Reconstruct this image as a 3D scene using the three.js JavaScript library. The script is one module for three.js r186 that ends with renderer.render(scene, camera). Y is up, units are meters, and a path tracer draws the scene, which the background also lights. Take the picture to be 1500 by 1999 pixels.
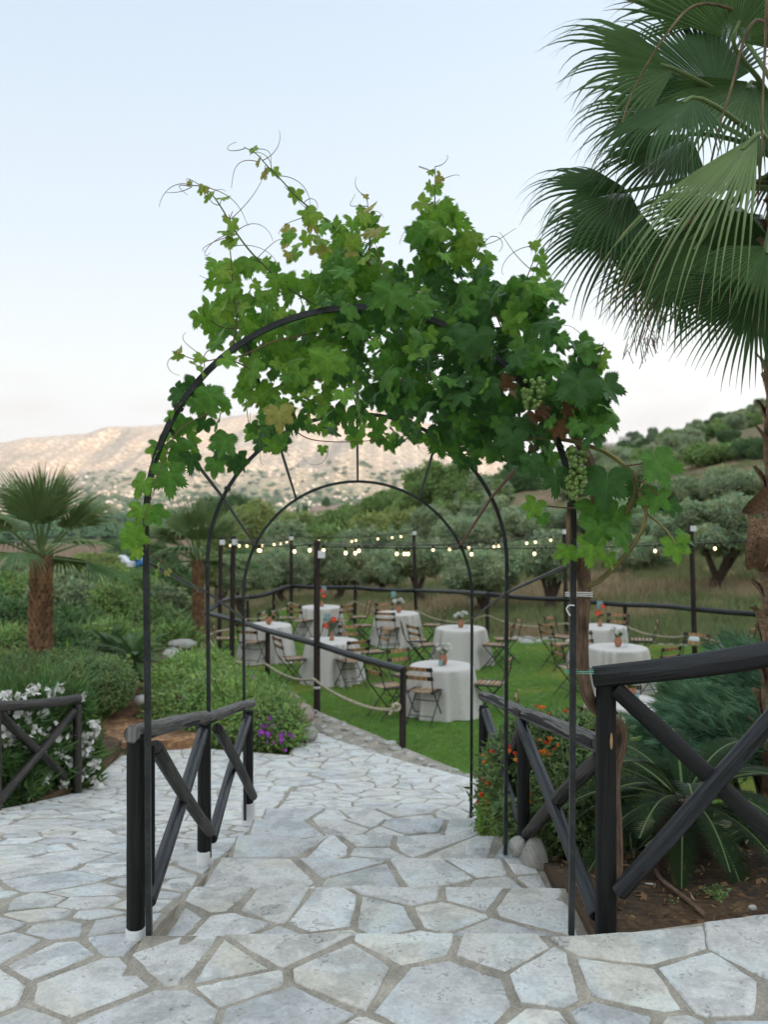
import * as THREE from 'three';
import { mergeGeometries, toCreasedNormals } from 'three/addons/utils/BufferGeometryUtils.js';

// ---------------------------------------------------------------- camera, sky, sun, exposure
const F = 1800, CX = 750, HY = 980, CAMY = 1.68;
const scene = new THREE.Scene();
const camera = new THREE.PerspectiveCamera(2 * Math.atan(999.5 / F) * 180 / Math.PI, 1500 / 1999, 0.05, 12000);
camera.position.set(0, CAMY, 0);
camera.setViewOffset(1500, 1999, 0, 19.5, 1500, 1999);     // a level camera with a slightly shifted lens
camera.focus = 3.9;
camera.userData.fStop = 2.8;
const renderer = new THREE.WebGLRenderer({ antialias: true });
renderer.toneMapping = THREE.LinearToneMapping;
renderer.toneMappingExposure = 1.16;
renderer.shadowMap.enabled = true;

const V = (x = 0, y = 0, z = 0) => new THREE.Vector3(x, y, z);
const mulberry = (a) => () => { a |= 0; a = a + 0x6D2B79F5 | 0; let t = Math.imul(a ^ a >>> 15, 1 | a); t = t + Math.imul(t ^ t >>> 7, 61 | t) ^ t; return ((t ^ t >>> 14) >>> 0) / 4294967296; };
let rnd = mulberry(7);
const R = (a = 1, b) => b === undefined ? rnd() * a : a + rnd() * (b - a);
const clamp = (x, a = 0, b = 1) => Math.min(b, Math.max(a, x));
const sstep = (a, b, x) => { const t = clamp((x - a) / (b - a)); return t * t * (3 - 2 * t); };
const mix = (a, b, t) => a + (b - a) * t;
const D2R = Math.PI / 180;
// lattice noise, optionally repeating every (px, py)
const hash = (x, y, s) => { let h = Math.imul(x, 374761393) + Math.imul(y, 668265263) + Math.imul(s, 1442695041) | 0; h = Math.imul(h ^ h >>> 13, 1274126177); return ((h ^ h >>> 16) >>> 0) / 4294967296; };
function noise(x, y, s = 0, px = 0, py = 0) {
  let x0 = Math.floor(x), y0 = Math.floor(y); const fx = x - x0, fy = y - y0;
  const w = (i, p) => p ? ((i % p) + p) % p : i;
  const u = fx * fx * (3 - 2 * fx), v = fy * fy * (3 - 2 * fy);
  const a = hash(w(x0, px), w(y0, py), s), b = hash(w(x0 + 1, px), w(y0, py), s), c = hash(w(x0, px), w(y0 + 1, py), s), d = hash(w(x0 + 1, px), w(y0 + 1, py), s);
  return mix(mix(a, b, u), mix(c, d, u), v);
}
function fbm(x, y, o = 4, s = 0, px = 0, py = 0) { let a = .5, t = 0, n = 0; for (let i = 0; i < o; i++) { t += a * noise(x, y, s + i * 17, px, py); n += a; a *= .5; x *= 2; y *= 2; px *= 2; py *= 2; } return t / n; }

{ // computed sky: clear early evening, pale towards the horizon, a few low clouds
  const W = 1024, H = 512, data = new Float32Array(W * H * 4);
  const stops = [[0, .94, .91, .875], [4, .94, .935, .91], [8, .88, .925, .915], [15, .725, .815, .89], [28, .57, .685, .815], [45, .55, .66, .785], [90, .55, .65, .775]];
  for (let j = 0; j < H; j++) for (let i = 0; i < W; i++) {
    const el = ((j + .5) / H - .5) * 180, az = ((i + .5) / W - .5) * 2 * Math.PI;
    const dx = Math.cos(az), dz = Math.sin(az);
    let c;
    if (el < 0) c = [.30, .28, .25]; else {
      let k = 0; while (k < stops.length - 2 && el > stops[k + 1][0]) k++;
      const t = clamp((el - stops[k][0]) / (stops[k + 1][0] - stops[k][0]));
      c = [1, 2, 3].map((q) => mix(stops[k][q], stops[k + 1][q], t));
      // brighter towards the hidden sun; strengthened out of view to light the garden
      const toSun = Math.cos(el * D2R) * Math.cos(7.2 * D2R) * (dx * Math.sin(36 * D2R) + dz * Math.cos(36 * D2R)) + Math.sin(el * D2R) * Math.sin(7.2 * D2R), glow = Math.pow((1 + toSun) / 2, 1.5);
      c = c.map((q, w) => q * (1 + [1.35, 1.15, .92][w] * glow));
      // low clouds
      const ang = Math.atan2(dx, -dz) / D2R;
      const n = fbm(ang * .22 + 40, el * .7, 5, 3), m = fbm(ang * .09 + 11, el * .2, 3, 9);
      let cl = sstep(.5, .72, n) * sstep(.42, .6, m) * sstep(1.5, 3.5, el) * (1 - sstep(6, 9, el)) * .7;
      const puff = (a, e, wa, we) => Math.exp(-(((ang - a) / wa) ** 2) - ((el - e) / we) ** 2);
      cl = Math.max(cl, clamp(puff(-21.2, 5.5, 2.3, .75) * (.35 + 1.1 * n)), clamp(puff(16.5, 4.9, 3.0, .95) * (.35 + 1.2 * n)), clamp(puff(13.5, 4.4, 1.6, .6) * (.3 + n)));
      const cc = [.85, .80, .78];
      c = c.map((q, w) => mix(q, cc[w], cl * .75));
    }
    const o = (j * W + i) * 4; data[o] = c[0]; data[o + 1] = c[1]; data[o + 2] = c[2]; data[o + 3] = 1;
  }
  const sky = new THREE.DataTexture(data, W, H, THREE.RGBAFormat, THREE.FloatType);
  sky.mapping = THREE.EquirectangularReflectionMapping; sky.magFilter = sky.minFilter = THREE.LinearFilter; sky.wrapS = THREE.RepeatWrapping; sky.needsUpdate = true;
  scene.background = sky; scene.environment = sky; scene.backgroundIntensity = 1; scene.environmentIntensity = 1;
}
// a very low warm sun behind the camera, already hidden from the garden by the wooded hill behind it
const sun = new THREE.DirectionalLight(new THREE.Color(1, .82, .66), 5);
sun.position.set(Math.sin(36 * D2R) * 900, 900 * Math.tan(7.2 * D2R), Math.cos(36 * D2R) * 900);
sun.castShadow = true; sun.shadow.radius = 1.5; sun.shadow.mapSize.set(2048, 2048);
Object.assign(sun.shadow.camera, { left: -600, right: 600, top: 300, bottom: -300, near: 1, far: 3000 });
scene.add(sun, sun.target);
scene.fog = new THREE.FogExp2(new THREE.Color(.93, .95, 1), 0.00009);

// ---------------------------------------------------------------- helpers
// a point of the place from where it is seen: column, row, metres in front of the camera
const P = (px, py, d) => V((px - CX) / F * d, CAMY - (py - HY) / F * d, -d);
const onLevel = (px, py, y) => P(px, py, (CAMY - y) * F / (py - HY));
const used = {};
function numbered(n) { const k = used[n] = (used[n] ?? -1) + 1; return k ? n + '_' + String(k).padStart(3, '0') : n; }
function shadows(o) { o.castShadow = o.receiveShadow = true; return o; }
function tag(o, label, category, group) { o.userData.label = label; o.userData.category = category; if (group) o.userData.group = group; return o; }
function thing(name, label, category, group, at = [0, 0, 0], turn = 0) {
  const o = new THREE.Group(); o.name = numbered(name); scene.add(o); o.position.set(...(at.isVector3 ? at.toArray() : at)); o.rotation.y = turn;
  return tag(o, label, category, group);
}
function part(name, geo, mat, parent) { const m = shadows(new THREE.Mesh(geo, mat)); m.name = name; parent.add(m); return m; }
function struct(name, geo, mat) { const m = shadows(new THREE.Mesh(geo, mat)); m.name = numbered(name); m.userData.kind = 'structure'; scene.add(m); return m; }
function copies(name, geo, mat, mats, parent, cols, stuff = true) {
  const m = shadows(new THREE.InstancedMesh(geo, mat, mats.length)); m.name = name;
  mats.forEach((x, i) => m.setMatrixAt(i, x));
  if (cols) cols.forEach((c, i) => m.setColorAt(i, c));
  if (stuff) m.userData.kind = 'stuff';
  parent.add(m); return m;
}
class Soup { // collects triangles
  constructor() { this.p = []; this.u = []; this.c = []; this.i = []; this.n = 0; }
  v(x, y, z, u = 0, w = 0) { this.p.push(x, y, z); this.u.push(u, w); return this.n++; }
  vv(a, u = 0, w = 0) { return this.v(a.x, a.y, a.z, u, w); }
  t(a, b, c) { this.i.push(a, b, c); }
  q(a, b, c, d) { this.i.push(a, b, c, a, c, d); }
  geo(flat) {
    let g = new THREE.BufferGeometry();
    g.setAttribute('position', new THREE.Float32BufferAttribute(this.p, 3)); g.setAttribute('uv', new THREE.Float32BufferAttribute(this.u, 2)); g.setIndex(this.i); if (this.c.length === this.p.length) g.setAttribute('color', new THREE.Float32BufferAttribute(this.c, 3));
    if (flat) g = g.toNonIndexed(); g.computeVertexNormals(); return g;
  }
}
function merge(list) { return mergeGeometries(list.map((g) => { const q = g.index ? g.toNonIndexed() : g; for (const k of Object.keys(q.attributes)) if (!['position', 'normal', 'uv'].includes(k)) q.deleteAttribute(k); return q; })); }
// sweep a ring along points. rad: number or f(t, angle); sides; uv in metres
function tube(pts, rad, { sides = 8, caps = true, smooth = 0, chamfer = 0, phase = 0 } = {}) {
  if (smooth) pts = new THREE.CatmullRomCurve3(pts, false, 'centripetal').getPoints(smooth);
  const s = new Soup(), n = pts.length, T = pts.map((p, i) => pts[Math.min(n - 1, i + 1)].clone().sub(pts[Math.max(0, i - 1)]).normalize());
  let N = Math.abs(T[0].y) > .9 ? V(1, 0, 0) : V(0, 1, 0); N.addScaledVector(T[0], -N.dot(T[0])).normalize();
  const f = typeof rad === 'function' ? rad : () => rad; let len = 0, prev = null; const rings = [];
  const total = pts.reduce((a, p, i) => i ? a + p.distanceTo(pts[i - 1]) : 0, 0);
  const ring = (p, t, k, w) => { const B = T[k].clone().cross(N), row = []; for (let j = 0; j <= sides; j++) { const a = j / sides * 2 * Math.PI + phase, r = f(t, a) * w; row.push(s.vv(p.clone().addScaledVector(N, Math.cos(a) * r).addScaledVector(B, Math.sin(a) * r), j / sides * 2 * Math.PI * f(t, 0), len)); } rings.push(row); };
  for (let k = 0; k < n; k++) {
    if (k) { len += pts[k].distanceTo(pts[k - 1]); N.addScaledVector(T[k], -N.dot(T[k])).normalize(); }
    const t = total ? len / total : 0;
    if (chamfer && k === 0) { ring(pts[0], 0, 0, 1 - chamfer / f(0, 0)); const p2 = pts[0].clone().addScaledVector(T[0], chamfer); ring(p2, 0, 0, 1); continue; }
    if (chamfer && k === n - 1) { ring(pts[k].clone().addScaledVector(T[k], -chamfer), 1, k, 1); ring(pts[k], 1, k, 1 - chamfer / f(1, 0)); continue; }
    ring(pts[k], t, k, 1);
  }
  for (let k = 1; k < rings.length; k++) for (let j = 0; j < sides; j++) s.q(rings[k - 1][j], rings[k - 1][j + 1], rings[k][j + 1], rings[k][j]);
  if (caps) for (const [row, p, flip] of [[rings[0], pts[0], true], [rings[rings.length - 1], pts[n - 1], false]]) {
    const vs = row.map((ix) => s.v(s.p[ix * 3], s.p[ix * 3 + 1], s.p[ix * 3 + 2], s.p[ix * 3], s.p[ix * 3 + 2])), c = s.vv(p, p.x, p.z);
    for (let j = 0; j < sides; j++) flip ? s.t(c, vs[j + 1], vs[j]) : s.t(c, vs[j], vs[j + 1]);
  }
  return s.geo();
}
function timber(a, b, r0, r1 = r0, seed = 1, bend = .01) { // a round pole with uneven girth
  const n = 12, pts = [], d = b.clone().sub(a), side = V(d.z, 0, -d.x).normalize(); if (side.length() < .1) side.set(1, 0, 0);
  for (let i = 0; i <= n; i++) { const t = i / n; pts.push(a.clone().addScaledVector(d, t).addScaledVector(side, Math.sin(t * Math.PI) * bend * (hash(seed, 1, 2) - .5) * 2).add(V(0, Math.sin(t * Math.PI) * bend * (hash(seed, 3, 2) - .5) * 2, 0))); }
  return tube(pts, (t, an) => mix(r0, r1, t) * (1 + .05 * (noise(t * 5 + seed * 3.1, Math.cos(an) * 1.3 + 4, seed) - .5) + .035 * (noise(Math.cos(an) * 3 + 7, Math.sin(an) * 3 + 7, seed + 5) - .5)), { sides: 16, chamfer: .006 });
}
function box(w, h, d, x = 0, y = 0, z = 0, rx = 0, ry = 0, rz = 0) { const g = new THREE.BoxGeometry(w, h, d); if (rx) g.rotateX(rx); if (ry) g.rotateY(ry); if (rz) g.rotateZ(rz); g.translate(x, y, z); return g; }
function bar(a, b, w, h = w) { // square section bar
  return tube([a, b], (t, an) => w / Math.SQRT2, { sides: 4, phase: Math.PI / 4 }).toNonIndexed();
}
function sharp(g) { const q = g.index ? g.toNonIndexed() : g; q.computeVertexNormals(); return q; }
function basis(x, y, z, pos, s = 1) { const m = new THREE.Matrix4().makeBasis(x, y, z); if (s !== 1) m.scale(s.isVector3 ? s : V(s, s, s)); return m.setPosition(pos); }
const qTmp = new THREE.Quaternion();
function anyTurn(pos, s) { const u = R(), a = R(2 * Math.PI), b = R(2 * Math.PI); qTmp.set(Math.sqrt(1 - u) * Math.sin(a), Math.sqrt(1 - u) * Math.cos(a), Math.sqrt(u) * Math.sin(b), Math.sqrt(u) * Math.cos(b)); return new THREE.Matrix4().compose(pos, qTmp, V(s, s, s)); }
// matrix that stands +y along dir
function along(pos, dir, s, spin = R(6.28)) { const y = dir.clone().normalize(), x = (Math.abs(y.y) > .9 ? V(1, 0, 0) : V(0, 1, 0)).cross(y).normalize(), z = x.clone().cross(y); const c = Math.cos(spin), n = Math.sin(spin); return basis(x.clone().multiplyScalar(c).addScaledVector(z, n), y, z.clone().multiplyScalar(c).addScaledVector(x, -n), pos, s); }

// ---------------------------------------------------------------- textures and materials
function tex(size, fn, srgb = true, h = size) {
  const d = new Uint8Array(size * h * 4);
  for (let j = 0; j < h; j++) for (let i = 0; i < size; i++) { const c = fn(i / size, j / h), o = (j * size + i) * 4; for (let k = 0; k < 3; k++) d[o + k] = clamp(c.length ? c[k] : c) * 255; d[o + 3] = 255; }
  const t = new THREE.DataTexture(d, size, h, THREE.RGBAFormat); t.wrapS = t.wrapT = THREE.RepeatWrapping; t.magFilter = THREE.LinearFilter; t.minFilter = THREE.LinearMipmapLinearFilter; t.generateMipmaps = true;
  if (srgb) t.colorSpace = THREE.SRGBColorSpace; t.needsUpdate = true; return t;
}
const rep = (t, x, y = x) => { const c = t.clone(); c.repeat.set(x, y); c.needsUpdate = true; return c; };
const lin = (r, g, b) => new THREE.Color().setRGB(r, g, b);
const mat = (c, o = {}) => new THREE.MeshStandardMaterial({ color: c.isColor ? c : lin(...c), roughness: .9, metalness: 0, side: THREE.DoubleSide, ...o });
const leafMat = (c, o = {}) => new THREE.MeshPhysicalMaterial({ color: lin(...c), roughness: 1, transmission: .3, thickness: 0, side: THREE.DoubleSide, specularIntensity: .6, ...o });

const T = {};
T.stone = tex(1024, (u, v) => { // 1.2 m of chalky limestone: faint warm and grey clouds, fine grain, pitted patches
  const a = fbm(u * 5, v * 5, 6, 1, 5, 5), b = fbm(u * 22, v * 22, 4, 21, 22, 22), p = fbm(u * 90, v * 90, 3, 31, 90, 90), g = noise(u * 256, v * 256, 41, 256, 256);
  let k = .92 + .16 * (a - .5) + .20 * (b - .5) + .14 * (p - .5) + .06 * (g - .5); k -= .22 * sstep(.56, .72, b) * sstep(.5, .7, p); k -= .12 * sstep(.56, .7, fbm(u * 8, v * 8, 5, 77, 8, 8)) * (.3 + b);
  const cool = sstep(.45, .7, a), warm = sstep(.55, .72, fbm(u * 4, v * 4, 4, 61, 4, 4));
  return [k * (1 - .035 * cool + .01 * warm), k * (1 - .01 * cool), k * (1 - .03 * warm)];
});
T.stoneB = tex(1024, (u, v) => { const b = fbm(u * 22, v * 22, 4, 21, 22, 22), p = fbm(u * 90, v * 90, 3, 31, 90, 90); return .45 * fbm(u * 9, v * 9, 5, 51, 9, 9) + .25 * b + .25 * p + .1 - .25 * sstep(.56, .72, b) * sstep(.5, .7, p); }, false);
T.mortar = tex(512, (u, v) => { const a = fbm(u * 5, v * 5, 4, 2, 5, 5), g = noise(u * 128, v * 128, 7, 128, 128), s = fbm(u * 30, v * 8, 3, 5, 30, 8); const k = .8 + .3 * (a - .5) + .16 * (g - .5) + .14 * (s - .5); return [k, k * .97, k * .92]; });
T.mortarB = tex(512, (u, v) => .4 * fbm(u * 12, v * 12, 4, 2, 12, 12) + .3 * noise(u * 100, v * 100, 7, 100, 100) + .3 * fbm(u * 50, v * 10, 3, 5, 50, 10), false);
T.wood = tex(256, (u, v) => { const g = fbm(u * 22, v * 5, 4, 3, 22, 5), c = fbm(u * 10, v * 2, 3, 13, 10, 2), f = noise(u * 64, v * 14, 5, 64, 14); const crack = sstep(.59, .64, fbm(u * 12, v * 2, 4, 33, 12, 2)); const k = (.72 + .5 * (g - .5) + .3 * (c - .5) + .18 * (f - .5)) * (1 - .75 * crack); return [k, k, k]; }, true, 512);
T.woodB = tex(256, (u, v) => .55 * fbm(u * 22, v * 5, 4, 3, 22, 5) + .25 * noise(u * 64, v * 14, 5, 64, 14) + .2 - .8 * sstep(.59, .64, fbm(u * 12, v * 2, 4, 33, 12, 2)), false, 512);
T.blotch = tex(512, (u, v) => { const a = fbm(u * 6, v * 6, 6, 71, 6, 6), g = fbm(u * 40, v * 40, 3, 75, 40, 40); const k = .74 + .55 * (a - .5) + .4 * (g - .5); return [k, k, k]; });
T.soil = tex(512, (u, v) => { const a = fbm(u * 6, v * 6, 5, 81, 6, 6), g = fbm(u * 48, v * 48, 3, 85, 48, 48), w = sstep(.66, .74, fbm(u * 34, v * 34, 2, 88, 34, 34)); const k = .66 + .5 * (a - .5) + .4 * (g - .5); return [k + .2 * w, k * .96 + .2 * w, k * .9 + .2 * w]; });
T.soilB = tex(512, (u, v) => .5 * fbm(u * 14, v * 14, 4, 82, 14, 14) + .5 * fbm(u * 48, v * 48, 3, 85, 48, 48), false);
T.lawn = tex(512, (u, v) => { const a = fbm(u * 5, v * 5, 5, 91, 5, 5), g = fbm(u * 60, v * 60, 3, 95, 60, 60), y = fbm(u * 9, v * 9, 4, 98, 9, 9); const k = .66 + .4 * (a - .5) + .7 * (g - .5); return [k * (.9 + .5 * (y - .4)), k, k * .82]; });
T.cloth = tex(256, (u, v) => { const w = .5 + .25 * Math.sin(u * 2 * Math.PI * 64) * Math.sin(v * 2 * Math.PI * 64); const k = .88 + .1 * (w - .5) + .14 * (fbm(u * 24, v * 24, 3, 4, 24, 24) - .5); return [k, k * .992, k * .98]; });
T.vine = tex(256, (u, v) => { // veins of a vine leaf, petiole at the middle of the square
  const x = u * 2 - 1, y = v * 2 - 1, an = Math.atan2(x, -y), r = Math.hypot(x, y); let vein = 0;
  for (const a of [0, .9, -.9, 1.95, -1.95]) { const da = an - a, off = Math.abs(Math.sin(da)) * r; if (Math.cos(da) > 0) { vein = Math.max(vein, 1 - sstep(.008, .03, off)); const t = r * Math.cos(da), lat = Math.abs((t - off * .8) * 9 % 1 - .5); if (Math.abs(da) < .48) vein = Math.max(vein, .45 * (1 - sstep(.0, .1, .5 - lat)) * sstep(.02, .1, off)); } }
  const n = fbm(u * 12, v * 12, 4, 6, 12, 12), k = .86 + .24 * (n - .5); return [k + .09 * vein, k + .08 * vein, k * .92 + .08 * vein];
});
T.palm = tex(64, (u, v) => { const g = noise(u * 24, v * 3, 3, 24, 3), a = fbm(u * 4, v * 4, 3, 5, 4, 4); const k = .9 + .16 * (g - .5) + .2 * (a - .5); return [k, k, k * .95]; });
T.fibre = tex(256, (u, v) => { const g = fbm(u * 40, v * 5, 4, 3, 40, 5), a = fbm(u * 5, v * 5, 4, 5, 5, 5); const k = .7 + .5 * (g - .5) + .5 * (a - .5); return [k, k * .97, k * .92]; });

const M = {
  mortar: mat([.56, .535, .49], { map: rep(T.mortar, 1.4), bumpMap: rep(T.mortarB, 1.4), bumpScale: .006, roughness: .95 }),
  stones: [[.77, .75, .71], [.69, .68, .655], [.79, .765, .715], [.64, .635, .62], [.74, .705, .65], [.83, .81, .77]].map((c) => mat(c, { map: rep(T.stone, .85), bumpMap: rep(T.stoneB, .85), bumpScale: .009, roughness: .88 })),
  rock: [[.46, .43, .38], [.62, .60, .55], [.46, .36, .29]].map((c) => mat(c, { map: rep(T.stone, 1.1), bumpMap: rep(T.stoneB, 1.1), bumpScale: .02 })),
  postDark: mat([.013, .011, .010], { map: rep(T.wood, 4, 1), bumpMap: rep(T.woodB, 4, 1), bumpScale: .003, roughness: .72 }),
  logBlue: mat([.030, .034, .042], { map: rep(T.wood, 4, 1), bumpMap: rep(T.woodB, 4, 1), bumpScale: .005, roughness: .42 }),
  logGrey: mat([.27, .255, .235], { map: rep(T.wood, 4, 1), bumpMap: rep(T.woodB, 4, 1), bumpScale: .007, roughness: .8 }),
  logBrown: mat([.085, .072, .062], { map: rep(T.wood, 4, 1), bumpMap: rep(T.woodB, 4, 1), bumpScale: .005, roughness: .62 }),
  railDark: mat([.020, .021, .024], { map: rep(T.wood, 4, 1), bumpMap: rep(T.woodB, 4, 1), bumpScale: .004, roughness: .5 }),
  poleBrown: mat([.058, .034, .026], { map: rep(T.wood, 4, 1), roughness: .85 }),
  splinter: mat([.45, .28, .12], { roughness: .8 }),
  white: mat([.78, .78, .77], { roughness: .6 }),
  pipe: mat([.040, .045, .046], { roughness: .48, map: rep(T.blotch, 3), metalness: .0 }),
  rope: mat([.85, .78, .62], { roughness: .95, map: rep(T.fibre, 20, 6) }),
  iron: mat([.012, .018, .016], { roughness: .5 }),
  chairWood: [[.62, .35, .15], [.5, .28, .12], [.68, .42, .21], [.66, .5, .34]].map((c) => mat(c, { map: rep(T.wood, 1.5, 1), roughness: .6 })),
  cloth: mat([.76, .725, .69], { map: rep(T.cloth, 5), roughness: .95 }),
  terracotta: mat([.75, .34, .19], { roughness: .85, map: rep(T.blotch, 4) }),
  soil: mat([.17, .105, .05], { map: rep(T.soil, .8), bumpMap: rep(T.soilB, .8), bumpScale: .03 }),
  dirt: mat([.72, .42, .24], { map: rep(T.soil, .5), bumpMap: rep(T.soilB, .5), bumpScale: .02 }),
  lawn: mat([.24, .33, .10], { map: rep(T.lawn, .45), roughness: .95 }),
  bark: mat([.17, .12, .09], { map: rep(T.fibre, 2, 2), bumpMap: rep(T.woodB, 2, 2), bumpScale: .02 }),
  vineBark: mat([.36, .24, .17], { map: rep(T.fibre, 5, 3), bumpMap: rep(T.woodB, 8, 3), bumpScale: .006 }),
  cane: mat([.36, .33, .12], { map: rep(T.fibre, 5, 2), roughness: .7 }),
  caneGreen: mat([.09, .14, .035], { roughness: .6 }),
  caneRed: mat([.17, .09, .05], { roughness: .7 }),
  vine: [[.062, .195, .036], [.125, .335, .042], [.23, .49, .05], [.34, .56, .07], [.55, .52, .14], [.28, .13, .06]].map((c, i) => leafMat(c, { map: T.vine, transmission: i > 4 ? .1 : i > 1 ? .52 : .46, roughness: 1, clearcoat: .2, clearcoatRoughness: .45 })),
};

// ---------------------------------------------------------------- the lie of the land
const TR = [0, 6, 12, 20, 30, 60, 100, 180, 300, 500, 900, 1800, 2600, 3600, 6500];
const TH = [
  [-180, 0, .2, .6, 1.5, 3.2, 9, 20, 48, 95, 180, 300, 300, 200, 100, 40],
  [-120, 0, 0, 0, 0, .5, 2, 5, 15, 40, 40, 20, 0, 0, 0, 0],
  [-60, -.2, -.9, -1.2, -1.8, -2.6, -5, -7, -10, -13, -20, -26, -24, 10, 60, 60],
  [-30, -.3, -1.2, -1.15, -1.5, -2.4, -5, -7.5, -11.5, -16, -21, -27, -24, 24, 80, 80],
  [-22, -.3, -1.2, -1.15, -1.4, -2.4, -5, -7.5, -11.5, -16, -21, -27, -24, 24, 80, 80],
  [-12, -.3, -1.2, -1.4, -1.7, -2.4, -4.5, -7, -11, -15, -20, -26, -24, 22, 80, 80],
  [-3, -.3, -1.2, -1.6, -1.6, -1.7, -3, -4.5, -7, -6.5, -9, -22, -24, 20, 80, 80],
  [2, -.3, -1.2, -1.6, -1.6, -1.55, -1.6, -1.5, -1.5, -1, -1, -20, -24, 15, 60, 60],
  [5, -.3, -1.2, -1.6, -1.6, -1.4, -.5, 1, 3, 6, 8, -8, -24, 10, 40, 40],
  [9, -.3, -1.2, -1.6, -1.5, -1.2, .5, 3, 7, 12, 20, 39, -10, 0, 20, 20],
  [14, -.3, -1.0, -1.5, -1.4, -1.0, 1.5, 5, 10, 15.5, 27, 56, 20, 0, 10, 10],
  [22.6, -.2, -.9, -1.3, -1.25, -.6, 3.4, 8, 17, 26, 41, 74, 40, 0, 0, 0],
  [35, -.1, -.6, -.9, -.9, 0, 6, 14, 25, 38, 60, 100, 80, 0, 0, 0],
  [60, 0, 0, 0, .4, 2, 10, 20, 38, 65, 100, 160, 150, 80, 20, 20],
  [120, 0, .2, .6, 1.5, 3.2, 9, 20, 48, 95, 180, 300, 300, 200, 100, 40],
  [180, 0, .2, .6, 1.5, 3.2, 9, 20, 48, 95, 180, 300, 300, 200, 100, 40]];
function ground(x, z) {
  const r = Math.hypot(x, z), th = Math.atan2(x, -z) / D2R;
  let a = 0; while (a < TH.length - 2 && th > TH[a + 1][0]) a++;
  let b = 0; while (b < TR.length - 2 && r > TR[b + 1]) b++;
  const s = (th - TH[a][0]) / (TH[a + 1][0] - TH[a][0]), sa = s * s * (3 - 2 * s), t = clamp((r - TR[b]) / (TR[b + 1] - TR[b]));
  const at = (k) => mix(TH[k][b + 1], TH[k][b + 2], t);
  let y = mix(at(a), at(a + 1), sa);
  const amp = Math.min(2.6, Math.max(0, r - 22) * .012);
  if (amp > 0) y += amp * (fbm(x * .045 + 90, z * .045 + 50, 4, 12) - .5) * 2;
  return y;
}
// the paved ramp: level at the top, then down to the lawn
const RK = [[-9, 0], [3.5, 0], [5, -.31], [7.2, -.80], [9, -1.18], [11, -1.38], [13.5, -1.45], [30, -1.5]];
function rampY(d) { let k = 0; while (k < RK.length - 2 && d > RK[k + 1][0]) k++; const t = clamp((d - RK[k][0]) / (RK[k + 1][0] - RK[k][0])); return mix(RK[k][1], RK[k + 1][1], t); }
const ramp = (d) => (rampY(d - .35) + rampY(d - .12) + rampY(d + .12) + rampY(d + .35)) / 4;
const lawnY = (x) => -1.38 + .028 * Math.max(0, x);
const STEP = [3.57, 4.34, 5.05, 5.79, 6.5, 7.14], RISE = -.14, SX0 = -.93, SX1 = .86;
function paveY(x, d) { if (x > SX0 && d > STEP[0] && d < STEP[5]) { let k = 0; while (k < 4 && d > STEP[k + 1]) k++; return RISE * (k + 1); } return d <= STEP[0] + .001 ? (x > SX0 ? 0 : ramp(d)) : (x > SX0 && d < 9.2 ? mix(RISE * 6 + .015, ramp(9.2), (d - STEP[5]) / (9.2 - STEP[5])) : ramp(d)); }

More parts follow.
